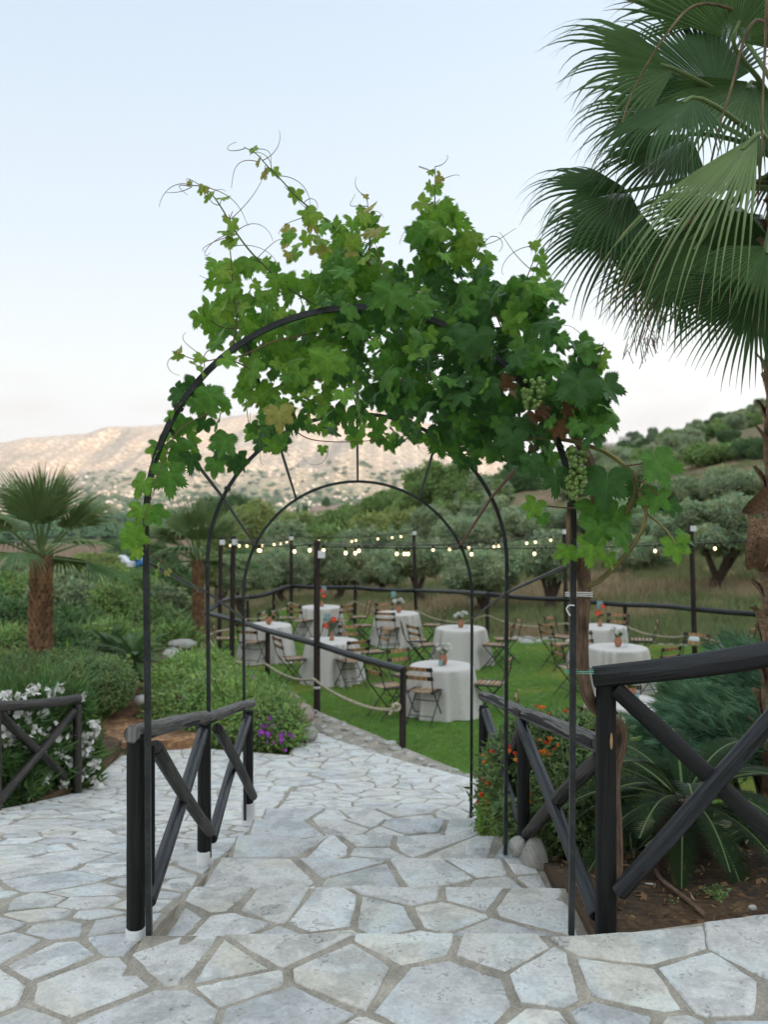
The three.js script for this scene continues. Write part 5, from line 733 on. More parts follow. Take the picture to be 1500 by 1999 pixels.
function cycad(label, foot, R0, seed, n, trunkH, trunkR, m, lo = -15, hi = 70) {
  rnd = mulberry(seed); const t = thing('cycad', label, 'cycad', undefined, foot), top = V(0, trunkH, 0);
  if (trunkH > .05) { part('trunk', tube([V(0, -.1, 0), V(0, trunkH * .5, 0), V(0, trunkH + .04, 0)], (q, a) => trunkR * (1 - .15 * q) * (1 + .1 * Math.sin(a * 9 + q * 40)), { sides: 26, smooth: 24 }), M.bark, t); }
  for (let i = 0; i < n; i++) {
    const q = i / n, a = i * 2.399 + R(-.15, .15), el = mix(hi, lo, q) * D2R, d = V(Math.cos(a) * Math.cos(el), Math.sin(el), Math.sin(a) * Math.cos(el)), p = top.clone().addScaledVector(d, trunkR * .5), L = R0 * R(.85, 1.1), pts = [p.clone()], s = new Soup(), K = 16;
    for (let j = 1; j <= K; j++) { p.addScaledVector(d, L / K); d.y -= .065 + .02 * q; d.normalize(); pts.push(p.clone()); }
    for (let j = 2; j < K * 3; j++) { const f = j / (K * 3), k = Math.min(K - 1, Math.floor(f * K)), c = pts[k].clone().lerp(pts[k + 1], f * K - k), tg = pts[k + 1].clone().sub(pts[k]).normalize(), sd = tg.clone().cross(V(0, 1, 0)).normalize(), up = sd.clone().cross(tg), l = L * .22 * Math.pow(Math.sin(Math.PI * clamp(f * .93 + .07)), .6); for (const e of [-1, 1]) { const o = sd.clone().multiplyScalar(e).addScaledVector(tg, .75).addScaledVector(up, .35).normalize(), tip = c.clone().addScaledVector(o, l).add(V(0, -l * .16, 0)), wv = tg.clone().multiplyScalar(.0035 + .002 * R0); const x = s.vv(c.clone().sub(wv)), y = s.vv(c.clone().add(wv)), mI = c.clone().lerp(tip, .5).add(V(0, l * .05, 0)), x2 = s.vv(mI.clone().sub(wv)), y2 = s.vv(mI.clone().add(wv)), z = s.vv(tip); s.q(x, y, y2, x2); s.t(x2, y2, z); } }
    const f = part('frond', s.geo(true), palmMat[m], t); part('rachis', tube(pts, (w) => mix(.008, .003, w), { sides: 5, caps: false }), palmMat[2], f);
  }
}

// ---------------------------------------------------------------- shrubs and trees
// a spray of n small leaves round a point
function spray(n, len, wid, rad, seed, bias = 0, curl = .2) {
  const s = new Soup(), k = mulberry(seed);
  for (let i = 0; i < n; i++) {
    const d = V(k() * 2 - 1, (k() * 2 - 1) * .6 + bias, k() * 2 - 1).normalize(), p = V((k() - .5), (k() - .5), (k() - .5)).multiplyScalar(rad * 2), e = V((k() - .5) * .9, 1, (k() - .5) * .9).cross(d).normalize(), l = len * (.6 + .6 * k()), up = e.clone().cross(d).multiplyScalar(curl * l);
    const a = s.vv(p, .5, 0), m = p.clone().addScaledVector(d, l * .5), b = s.vv(m.clone().addScaledVector(e, wid / 2).add(up), 1, .5), c = s.vv(p.clone().addScaledVector(d, l), .5, 1), g = s.vv(m.clone().addScaledVector(e, -wid / 2).add(up), 0, .5), mm = s.vv(m, .5, .5);
    s.t(a, mm, b); s.t(mm, c, b); s.t(a, g, mm); s.t(mm, g, c);
  }
  return s.geo(true);
}
const SP = { olive: spray(16, .13, .026, .13, 1), fine: spray(18, .05, .022, .07, 2), broad: spray(12, .07, .04, .07, 3), lance: spray(12, .13, .024, .05, 4, .5), wild: spray(14, .16, .05, .16, 5), far: spray(22, .5, .26, .5, 6), needle: spray(26, .30, .03, .22, 7), tiny: spray(14, .035, .02, .05, 8) };
const FOL = { olive: leafMat([.339, .452, .271], { transmission: .3 }), green: leafMat([.226, .362, .113]), dark: leafMat([.113, .215, .079], { transmission: .3 }), yellow: leafMat([.316, .407, .136]), grey: leafMat([.316, .418, .237], { transmission: .3 }), fresh: leafMat([.271, .452, .102]), lantana: leafMat([.164, .266, .096]), olean: leafMat([.113, .226, .062]), junip: leafMat([.147, .266, .147], { transmission: .1 }), pine: leafMat([.090, .158, .079], { transmission: .1 }) };
// blobs: [x, y, z, rx, ry, rz]; leaves crowd towards the outside
function foliage(t, blobs, n, geo, m, size, vary = .3, inner = .5, name = 'foliage', low = -2) {
  const tot = blobs.reduce((a, b) => a + Math.pow(b[3] * b[4] * b[5], .6667), 0), ms = [], cs = [];
  for (const b of blobs) { const k = Math.round(n * Math.pow(b[3] * b[4] * b[5], .6667) / tot); for (let i = 0; i < k; i++) { const u = R(-1, 1), a = R(6.283), q = Math.sqrt(1 - u * u), f = (inner + (1 - inner) * Math.sqrt(R())) * (1 + .16 * (noise(u * 4 + 9, a * 2, 7) - .5)); if (u < low) continue; ms.push(along(V(b[0] + q * Math.cos(a) * f * b[3], b[1] + u * f * b[4], b[2] + q * Math.sin(a) * f * b[5]), V(q * Math.cos(a) * .8 + R(-.5, .5), u * .6 + .65 + R(-.4, .4), q * Math.sin(a) * .8 + R(-.5, .5)), size * R(.7, 1.3))); const w = R(1 - vary, 1 + vary); cs.push(lin(w * R(.85, 1.3), w, w * R(.75, 1.15))); if (i % 7 === 0 && size > .6) { const m = ms[ms.length - 1], y = V().setFromMatrixColumn(m, 1), sc = 1.6 + R(1.1); m.multiply(new THREE.Matrix4().makeScale(.8, sc, .8)); } } }
  return copies(name, geo, m, ms, t, cs);
}
function lumps(rx, ry, rz, n, seed, y = 0) { const k = mulberry(seed), o = [[0, y, 0, rx * .62, ry * .66, rz * .62]]; n = Math.round(n * 1.5); for (let i = 0; i < n; i++) { const a = i * 2.4 + k() * .9, e = k() * 1.7 - .5, f = .5 + .38 * k(), w = .2 + .26 * k() * k(); o.push([Math.cos(a) * rx * f * Math.cos(e), y + Math.sin(e) * ry * (.6 + .25 * k()), Math.sin(a) * rz * f * Math.cos(e), rx * w, ry * w * 1.15, rz * w]); } return o; }
function tree(name, label, category, group, foot, crownY, rx, ry, geo, m, n, size, seed, trunkR = .14, lump = 9, mb = M.bark) {
  rnd = mulberry(seed); const t = thing(name, label, category, group, foot), k = mulberry(seed + 5);
  const lean = V((k() - .5) * rx * .5, 0, (k() - .5) * rx * .3), fork = V(lean.x, Math.max(.25, (crownY - ry) * .5), lean.z);
  const wob = (q, a) => mix(trunkR * 1.25, trunkR * .8, q) * (1 + .18 * Math.sin(a * 3 + q * 5) + .14 * (noise(q * 6, Math.cos(a) * 2 + 5, seed) - .5));
  const tr = part('trunk', tube([V(0, -.3, 0), V(lean.x * .15, fork.y * .5, lean.z * .5), fork], wob, { sides: 12, smooth: 14 }), mb, t);
  for (let i = 0; i < 5; i++) { const a = i / 5 * 6.283 + k() * .8, e = V(fork.x + Math.cos(a) * rx * .55, crownY + (k() - .3) * ry * .5, fork.z + Math.sin(a) * rx * .55); part('limb', tube([fork.clone().add(V(0, -.08, 0)), fork.clone().lerp(e, .5).add(V(0, -.1 + .2 * k(), 0)), e], (q) => mix(trunkR * .62, trunkR * .14, q), { sides: 8, smooth: 10 }), mb, tr); }
  const bl = lumps(rx, ry, rx, lump, seed + 9, crownY).map((b) => [b[0] + fork.x * .6, ...b.slice(1)]);
  foliage(t, bl, n, geo, m, size, .32, .3, 'crown'); return t;
}
// olive grove beyond the rail: column of trunk, row of crown top, row of crown bottom, half width, metres
const OL = [[1396, 965, 1112, 135, 26, 'gnarled olive tree with forked trunk showing beside the right pole'], [1075, 1035, 1150, 66, 25, 'olive tree right of the arch whose thick trunk stands behind the rail'], [830, 1052, 1140, 62, 29, 'olive tree with leaning trunk behind the pole in the middle'], [925, 1045, 1190, 82, 25.5, 'dense olive tree with foliage hanging to the grass behind the white flower table'], [1258, 1050, 1140, 78, 32, 'olive tree between the vine trunk and the forked olive'], [655, 1062, 1145, 62, 31, 'olive tree behind the farthest table'], [745, 1070, 1165, 52, 34, 'small olive tree left of the pole in the middle'], [555, 1072, 1150, 60, 34, 'olive tree behind the back left corner pole'], [480, 1078, 1160, 60, 30, 'grey green olive behind the pair of corner poles'], [1190, 980, 1085, 95, 42, 'olive crown behind the vine trunk, higher up the slope'], [1030, 990, 1090, 80, 44, 'olive crown right of the arch, higher up the slope'], [1320, 935, 1040, 90, 48, 'olive crown under the street lamp'], [1450, 915, 1030, 95, 44, 'olive crown at the right edge behind the palm trunk'], [930, 1000, 1080, 70, 46, 'pale olive crown seen through the right half of the arch'], [1480, 1010, 1120, 80, 33, 'olive tree at the right edge, behind the shaggy trunk']];
OL.push([1150, 1062, 1165, 62, 36, 'olive tree right of the vine trunk, behind the first row'], [1330, 1058, 1150, 70, 38, 'olive tree left of the right pole, behind the first row'], [1010, 1060, 1165, 60, 35, 'olive tree left of the vine trunk, behind the first row'], [890, 1010, 1110, 70, 40, 'olive tree behind the hanging dense olive'], [700, 1060, 1150, 60, 38, 'olive tree left of the middle pole, behind the first row'], [1430, 1050, 1150, 70, 36, 'olive tree between the right pole and the palm trunk'], [600, 1065, 1150, 60, 40, 'olive tree right of the back left pole, behind the first row'], [1240, 1000, 1090, 80, 50, 'olive crown behind the vine cane, far up'], [1120, 1010, 1095, 70, 52, 'olive crown right of the arch, far up']);
OL.forEach(([x, t, b, w, d, label], i) => { const a = P(x, 0, d), gy = ground(a.x, a.z), top = P(0, t, d).y, bot = Math.max(gy + .1, P(0, b, d).y), rx = w * d / F; tree('olive_tree', label, 'olive tree', 'olive grove beyond the rail', V(a.x, gy, a.z), (top + bot) / 2 - gy, rx * .9, (top - bot) / 2 * .86, SP.olive, i % 3 === 2 ? FOL.grey : FOL.olive, Math.round(4200 * Math.min(1.6, rx / 2)), d > 38 ? 1.5 : 1.05, 300 + i, i < 2 ? .17 : .11); });
// shrubs and trees on the slopes between garden and valley
const SL = [[500, 1000, 1075, 60, 52, 'yellow'], [580, 1012, 1078, 55, 56, 'yellow'], [650, 1010, 1075, 60, 54, 'green'], [720, 1022, 1080, 50, 50, 'yellow'], [790, 1000, 1075, 60, 60, 'yellow'], [860, 1005, 1075, 50, 58, 'grey'], [560, 1040, 1100, 50, 42, 'grey'], [640, 1045, 1105, 50, 44, 'green'], [710, 1050, 1105, 45, 42, 'grey'], [780, 1050, 1105, 45, 42, 'grey'], [880, 906, 1010, 82, 75, 'green'], [760, 968, 1025, 55, 85, 'green'], [820, 975, 1040, 60, 80, 'green'], [960, 955, 1030, 60, 72, 'green'], [700, 998, 1040, 50, 95, 'dark'], [1130, 955, 1020, 60, 70, 'grey'], [1230, 915, 985, 70, 80, 'grey'], [1400, 880, 960, 70, 75, 'green'], [1490, 870, 960, 60, 70, 'dark'], [1000, 925, 990, 50, 95, 'dark'], [430, 1030, 1110, 55, 45, 'yellow'], [460, 975, 1040, 45, 90, 'dark'], [420, 978, 1050, 48, 80, 'dark']];
SL.forEach(([x, t, b, w, d, m], i) => { const a = P(x, 0, d), gy = ground(a.x, a.z), top = P(0, t, d).y, bot = Math.max(gy + .2, P(0, b, d).y), rx = w * d / F, where = x < 480 ? 'left of the arch behind the palm' : x < 900 ? 'seen through the arch' : 'right of the arch'; tree(m === 'dark' ? 'tree' : 'shrub_tree', { yellow: 'yellowish green shrubby tree', grey: 'grey green shrubby tree', green: 'bright green rounded tree', dark: 'dark green tree' }[m] + ' ' + where + [', leftmost', ', second from the left', ', low and near the centre', ', middle', ', right of the middle', ', rightmost', ', nearest on the left', ', near and left of the middle', ', near, in the middle', ', near and right of the middle', ', tallest and roundest', ', left of the tallest', ', touching the tallest', ' next to the tallest round tree', ', far off', ', left of the vine cane', ', below the ridge villas', ', below the street lamp', ' at the right edge', ', far behind the arch', ', nearer', ', right one', ', left one'][i], 'tree', 'rounded trees on the slopes beyond the grove', V(a.x, gy, a.z), (top + bot) / 2 - gy, rx, (top - bot) / 2 + .4, SP.wild, FOL[m], Math.round(3000 * Math.min(1.5, rx / 2)), d > 70 ? 1.7 : 1.25, 500 + i, .16, 12); });
// wild bushes below the palms on the left
const WB = [[20, 1175, 1285, 80, 22, 'dark', 'broad'], [0, 1120, 1230, 90, 27, 'green', 'wild'], [150, 1120, 1230, 80, 26, 'grey', 'wild'], [235, 1150, 1260, 70, 23, 'green', 'broad'], [140, 1195, 1290, 70, 19, 'dark', 'broad'], [320, 1155, 1240, 60, 26, 'grey', 'wild'], [305, 1190, 1275, 60, 21, 'lantana', 'broad'], [220, 1215, 1300, 70, 18, 'green', 'broad'], [80, 1110, 1190, 70, 34, 'grey', 'wild'], [250, 1115, 1190, 70, 34, 'green', 'wild'], [330, 1105, 1180, 60, 36, 'dark', 'wild'], [345, 1232, 1275, 40, 20, 'green', 'broad'], [20, 1230, 1300, 70, 18, 'green', 'broad'], [120, 1235, 1300, 50, 16.5, 'dark', 'broad'], [-60, 1150, 1280, 80, 22, 'green', 'broad'], [40, 1085, 1150, 60, 44, 'grey', 'wild'], [180, 1085, 1150, 70, 46, 'yellow', 'wild'], [420, 1085, 1150, 45, 40, 'yellow', 'wild']];
const WHERE = ['right at the left edge, low behind the palm', 'high at the left edge', 'between the two small palms, upper', 'left of the left pipe, middle', 'just right of the young palm trunk', 'behind the left pipe, upper', 'behind the left pipe, lower', 'above the two low cycads', 'far up behind the young palm', 'far up left of the left pipe', 'far up behind the left pipe', 'at the foot of the far palm', 'left of the young palm trunk', 'right behind the clipped hedge', 'outside the left edge', 'in the valley mouth at the left', 'in the valley mouth below the cars', 'beyond the far palm crown'];
WB.forEach(([x, t, b, w, d, m, g], i) => { rnd = mulberry(800 + i); const top = P(x, t, d), bot = P(x, b, d), rx = w * d / F, ry = (top.y - bot.y) / 2, o = thing('shrub', { dark: 'dark green', green: 'mid green', grey: 'grey green', lantana: 'deep green', yellow: 'yellowish green' }[m] + ' wild bush ' + WHERE[i], 'shrub', 'wild bushes below the small palms', V(bot.x, bot.y, bot.z)); part('stem', tube([V(0, -1.2, 0), V(.05, ry, 0)], .05), M.bark, o); foliage(o, lumps(rx, ry, rx * .8, 10, 40 + i, ry), Math.round(2600 * rx), SP[g], FOL[m], g === 'wild' ? .9 : 1.5, .35, .35); });
// hedge and other bedding on the left
function bush(name, label, category, blobs, n, geo, m, size, at = [0, 0, 0], inner = .62) { const o = thing(name, label, category, undefined, at); part('stem', merge(blobs.slice(0, 6).map((b) => tube([V(b[0], b[1] - b[4] - .1, b[2]), V(b[0] + .05, b[1], b[2])], .025))), M.bark, o); foliage(o, blobs, n, geo, m, size, .33, inner); return o; }
rnd = mulberry(61);
const B = (px, py, d, rx, ry, rz) => { const p = P(px, py, d); return [p.x, p.y, p.z, rx, ry, rz]; };
bush('hedge', 'low clipped mound of dense green ground cover beside the orange dirt path', 'hedge', [B(170, 1335, 12.6, .55, .36, .7), B(110, 1335, 12.9, .75, .34, .7), B(20, 1345, 13, .8, .3, .7), B(-70, 1350, 13, .8, .3, .7), B(205, 1338, 12.3, .32, .3, .4), B(140, 1318, 13.4, .55, .34, .6), B(60, 1322, 13.6, .6, .3, .6)], 9000, SP.fine, FOL.lantana, 1.05);
bush('shrub', 'bright green low plant at the foot of the young fan palm', 'shrub', [B(120, 1298, 14.5, .4, .16, .3), B(90, 1306, 14.5, .3, .14, .3)], 900, SP.lance, FOL.fresh, .7);
bush('ground_cover', 'thin green ground cover at the foot of the left palm', 'ground cover', [B(-20, 1300, 15, .8, .2, .6), B(40, 1312, 14.6, .5, .16, .4)], 1500, SP.fine, FOL.green, 1.1);
cycad('low cycad with arching green fronds left of the flowering mound', P(262, 1312, 13.8), .62, 71, 34, .12, .12, 1, -5);
cycad('second low cycad behind the first one, half hidden', P(218, 1296, 15.5), .62, 72, 30, .12, .12, 0, 0);
// purple flowering mound
const MOUND = [B(350, 1395, 12.6, .42, .40, .5), B(405, 1390, 12.4, .5, .48, .6), B(360, 1345, 13.3, .5, .40, .6), B(395, 1310, 14.2, .42, .26, .5), B(460, 1405, 12.1, .46, .42, .5), B(510, 1410, 11.9, .4, .38, .5), B(550, 1420, 11.7, .26, .28, .3), B(450, 1360, 13, .5, .36, .6), B(520, 1385, 12.6, .4, .3, .5)];
{ const o = bush('flowering_mound', 'mound of green trailing plant with purple flowers at the bend of the stone path', 'flowering plant', MOUND, 9500, SP.broad, FOL.green, .95);
  foliage(o, MOUND.slice(2, 5), 1600, SP.broad, FOL.fresh, .9, .3, .85, 'young_leaves'); const purple = mat([.30, .05, .36]), mauve = mat([.34, .15, .33]);
  const fl = petals(5, .028, .024, .3), ms = [], m2 = []; for (const [x, y, d, n] of [[560, 1428, 11.35, 6], [523, 1425, 11.45, 6], [515, 1440, 11.4, 5], [520, 1410, 11.5, 7], [545, 1455, 11.3, 4], [500, 1390, 11.8, 6]]) for (let i = 0; i < n; i++) ms.push(anyTurn(P(x + R(-12, 12), y + R(-12, 12), d - .1 + R(-.1, .1)), R(.9, 1.5))); for (const b of MOUND) for (let i = 0; i < 26; i++) { const a = R(6.28), u = R(-.2, 1), q = Math.sqrt(1 - u * u); m2.push(anyTurn(V(b[0] + Math.cos(a) * q * b[3] * 1.06, b[1] + u * b[4] * 1.06, b[2] + Math.sin(a) * q * b[5] * 1.06), R(.7, 1.15))); }
  copies('purple_flowers', fl, purple, ms, o); copies('mauve_flowers', fl, mauve, m2, o); }
// rocks
[[278, 1368, 12.6, .13, .08, .13, 'pale rock at the end of the clipped hedge', 1], [302, 1352, 13, .12, .08, .12, 'small pale rock behind the left pipe of the arch', 0], [335, 1282, 16, .20, .16, .18, 'white rock behind the two low cycads', 1], [310, 1322, 14.4, .36, .16, .3, 'large brownish rock between the cycads and the mound', 0], [355, 1258, 18, .3, .12, .25, 'flat grey rock near the far fan palm', 0], [20, 1297, 15.5, .26, .14, .2, 'grey rock left of the young fan palm', 0], [50, 1292, 16, .22, .12, .2, 'rock left of the young fan palm, closer to its trunk', 0], [548, 1368, 12.7, .26, .17, .26, 'reddish rock on top of the flowering mound', 2], [588, 1395, 12.5, .2, .15, .24, 'rounded rock at the corner of the lawn', 2], [470, 1335, 13.6, .2, .13, .2, 'rock showing through the leaves of the mound', 2], [600, 1432, 11.9, .15, .1, .2, 'low stone at the foot of the flowering mound', 0], [420, 1318, 14.5, .16, .12, .15, 'pale stone at the back of the mound', 1], [1042, 1680, 5.0, .085, .13, .12, 'mortared boulder at the foot of the right fence post', 0], [1014, 1652, 5.1, .065, .06, .07, 'white stone on the mortared boulder', 1], [1272, 1735, 4.3, .045, .03, .035, 'small white stone on the soil near the cycad trunk', 1], [1245, 1722, 4.4, .02, .016, .02, 'pebble on the soil beside the near black post', 0], [1470, 1772, 3.85, .018, .012, .016, 'tiny pale pebble on the soil at the right edge', 1]].forEach(([x, y, d, a, b, c, label, m], i) => tag(Object.assign(part('rock', rockGeo(a, b, c, 70 + i), M.rock[m], scene), { name: numbered('rock') }), label, 'rock').position.copy(P(x, y, d)));
{ rnd = mulberry(19); const g = [1, 2, 3].map((s) => rockGeo(1, .7, .9, s, 1)), o = thing('stone_border', 'loose row of pale stones and rubble along the far edge of the lawn', 'stones'); for (let i = 0; i < 110; i++) { const x = mix(1000, 1480, i / 110) + R(-5, 5), p = onLevel(x, mix(1253, 1272, i / 110) + R(-7, 3), -1.32), s = R(.05, .16), m = part('stone', g[i % 3], M.rock[(i * 7) % 3], o); m.position.copy(p); m.scale.set(s * 1.3, s, s); m.rotation.y = R(6); } }
// oleander with white flowers
rnd = mulberry(62);
const fz = (x) => 7.7 + (x + 8) / 158 * 1.3; const OLB = [[60, 1440, .42, .44, .42], [120, 1455, .30, .42, .36], [10, 1470, .4, .5, .45], [90, 1385, .38, .26, .36], [30, 1395, .4, .3, .42], [150, 1480, .20, .34, .26], [70, 1525, .45, .3, .42], [-60, 1450, .5, .5, .5], [-10, 1540, .4, .3, .4], [130, 1530, .26, .26, .3]].map(([x, y, a, b, c]) => B(x, y, (4.713 + a + .1) / ((750 - x) / 1800 + .19), a, b, c));
{ const o = bush('oleander', 'oleander bush covered in white blossom behind the left timber fence', 'oleander', OLB, 5200, SP.lance, FOL.olean, .85, [0, 0, 0], .5); const fl = petals(5, .027, .026, .25), hd = [], cs = [[40, 1365], [240 / 3.75, 1347], [100, 1352], [115, 1345], [155, 1362], [25, 1390], [50, 1398], [80, 1395], [30, 1420], [60, 1415], [75, 1425], [90, 1430], [15, 1445], [65, 1440], [105, 1435], [120, 1445], [135, 1430], [100, 1410], [140, 1442], [155, 1450], [182, 1413], [180, 1430], [110, 1475], [130, 1485], [90, 1510], [85, 1525], [125, 1530], [150, 1520], [170, 1510], [185, 1490], [165, 1470], [185, 1525], [45, 1460], [10, 1360], [5, 1430], [75, 1475], [140, 1460], [160, 1440], [25, 1448], [95, 1445], [55, 1432], [170, 1455], [120, 1460]]; for (const [x, y] of cs) for (let i = 0; i < 15; i++) hd.push(anyTurn(P(x + R(-11, 11), y + R(-9, 9), Math.min(fz(x), 9.05) + .16 + R(-.1, .16)), R(.9, 1.45))); copies('white_flowers', fl, whitePetal, hd, o, hd.map(() => { const w = R(.9, 1.05); return lin(w, w * R(.95, 1), w * R(.93, 1)); })); }
// orange lantana behind the right fence
rnd = mulberry(63);
const LB = [B(1060, 1500, 6.0, .32, .34, .4), B(1000, 1530, 6.3, .2, .32, .3), B(1110, 1510, 5.6, .26, .32, .4), B(1080, 1590, 5.6, .34, .24, .4), B(985, 1590, 6.2, .16, .22, .25), B(1150, 1480, 5.6, .22, .26, .3), B(1120, 1455, 6.4, .3, .18, .3), B(1210, 1480, 6.2, .3, .2, .3), B(1150, 1570, 5.2, .22, .3, .3)];
{ const o = bush('lantana_bush', 'lantana bush with orange and red flower heads behind the right stair fence', 'flowering bush', LB, 6500, SP.broad, FOL.lantana, .62, [0, 0, 0], .45); const head = (() => { const l = []; for (let i = 0; i < 14; i++) { const q = petals(5, .0075, .0075, .1); const a = i * 2.4, u = 1 - i / 16; q.rotateX(Math.acos(u) * .8); q.rotateY(a); q.translate(Math.sqrt(1 - u * u) * .016 * Math.sin(a), u * .012, Math.sqrt(1 - u * u) * .016 * Math.cos(a)); l.push(q); } return merge(l); })(), ms = [], cs = []; for (const [x, y] of [[1030, 1460], [1045, 1455], [1065, 1455], [1090, 1435], [1080, 1448], [1112, 1470], [1125, 1470], [1060, 1475], [1035, 1475], [1075, 1475], [1000, 1465], [1005, 1468], [955, 1480], [960, 1478], [953, 1520], [958, 1530], [955, 1525], [935, 1562], [962, 1560], [1035, 1560], [1030, 1558], [1055, 1590], [1085, 1630], [1090, 1620], [1070, 1625], [1115, 1570], [1110, 1545], [1085, 1505], [1090, 1460], [1060, 1390], [1070, 1392], [1095, 1395], [1110, 1405], [1140, 1410], [1052, 1388], [1085, 1420], [1040, 1420], [1150, 1440], [1020, 1490], [1145, 1500]]) for (let i = 0; i < 3; i++) { ms.push(along(P(x + R(-15, 15), y + R(-13, 13), 5.42 + (x < 1000 ? .55 : 0) + (y < 1430 ? .5 : 0) + R(-.1, .1)), V(R(-.4, .4), .8, .6), R(.55, .95))); cs.push(R() < .35 ? lin(.55, .04, .01) : lin(.72, R(.12, .24), .015)); } copies('flower_heads', head, mat([1, 1, 1]), ms, o, cs);
  bush('shrub', 'small pale green shrub spilling over the steps at the right fence', 'shrub', [B(970, 1600, 6.1, .10, .20, .15), B(990, 1635, 5.9, .09, .16, .12)], 420, SP.lance, FOL.fresh, .35); }
// feathery juniper right
rnd = mulberry(64);
{ const plume = (() => { const s = new Soup(), k = mulberry(12); for (let i = 0; i < 26; i++) { const b = V((k() - .5) * .03, k() * .18, (k() - .5) * .03), d = V((k() - .5) * 1.0, .9 + k() * .3, (k() - .5) * 1.0).normalize(), l = .07 + .06 * k(), e = V(k() - .5, 0, k() - .5).normalize().multiplyScalar(.0042); const a = s.vv(b.clone().sub(e)), c = s.vv(b.clone().add(e)), t = s.vv(b.clone().addScaledVector(d, l)); s.t(a, c, t); } return s.geo(true); })();
  const JB = [B(1440, 1385, 6.6, .42, .26, .5), B(1405, 1418, 6.5, .30, .2, .4), B(1480, 1360, 6.8, .5, .34, .5), B(1560, 1380, 6.6, .5, .34, .5), B(1340, 1466, 6.2, .24, .14, .3), B(1390, 1444, 6.1, .40, .2, .4), B(1460, 1450, 6, .5, .25, .5)];
  const o = thing('juniper', 'feathery blue green juniper sprawling behind the near black fence', 'juniper'), ms = [], cs = []; for (const b of JB) part('stem', tube([V(b[0] + .3, -.9, b[2]), V(b[0], b[1], b[2])], (q) => mix(.03, .012, q)), M.bark, o);
  for (const b of JB) for (let i = 0; i < 900; i++) { const u = R(-.6, 1), a = R(6.283), q = Math.sqrt(1 - u * u), f = .55 + .45 * Math.sqrt(R()), p = V(b[0] + Math.cos(a) * q * f * b[3], b[1] + u * f * b[4], b[2] + Math.sin(a) * q * f * b[5]); const w = noise(p.x * 5 + 30, p.y * 9 + 30, 4) * 2.2 - 1.1; ms.push(along(p, V(-1 + R(-.3, .3), .35 + w + R(-.3, .3), .35 + R(-.5, .5)), R(.7, 1.2))); const v = R(.7, 1.35); cs.push(lin(v * R(.85, 1.1), v, v * R(.9, 1.1))); }
  copies('foliage', plume, FOL.junip, ms, o, cs); }
cycad('big dark cycad with stout trunk in the soil behind the near black fence', P(1335, 1735, 4.75).setY(-.30), .60, 73, 34, .42, .16, 3, -4, 52);  // these three cycads wear the frond colour with shade darkened in
cycad('smaller dark cycad behind the near black post', P(1235, 1640, 5.6).setY(-.7), .46, 74, 30, .22, .09, 3, -20, 50);
cycad('dark cycad at the right edge behind the near fence', P(1540, 1660, 5.5).setY(-.62), .55, 75, 36, .3, .12, 3, -25, 50);
{ rnd = mulberry(65); const v = thing('dry_root', 'dry twisted root lying on the soil beside the cycad trunk', 'root'); part('root', tube([P(1282, 1690, 4.5), P(1290, 1725, 4.35), P(1320, 1755, 4.15), P(1350, 1778, 4.0), P(1378, 1792, 3.88)].map((p) => p.setY(bedY(p.x, -p.z) + .015)), .011, { sides: 7, smooth: 20 }), M.vineBark, v);
  bush('seedling', 'small weed with round leaves on the soil at the right', 'plant', [B(1400, 1750, 4.1, .04, .035, .04)], 26, SP.broad, FOL.lantana, .32); bush('seedling', 'small weed on the soil beside the dry root', 'plant', [B(1322, 1775, 4.05, .03, .03, .03)], 16, SP.broad, FOL.green, .28);
  const lt = [], lc = []; for (let i = 0; i < 700; i++) { const x = R(.9, 2.6), d = R(3.75, 5.6); lt.push(anyTurn(V(x, bedY(x, d) + .006, -d), R(.25, .7))); const q = R(); lc.push(q < .5 ? lin(.22, .12, .06) : q < .8 ? lin(.32, .22, .12) : lin(.10, .06, .035)); } const litter = copies('leaf_litter', leafTiny, mat([1, 1, 1]), lt, scene, lc); tag(litter, 'dry brown leaves and crumbs scattered on the soil bed', 'leaf litter'); }
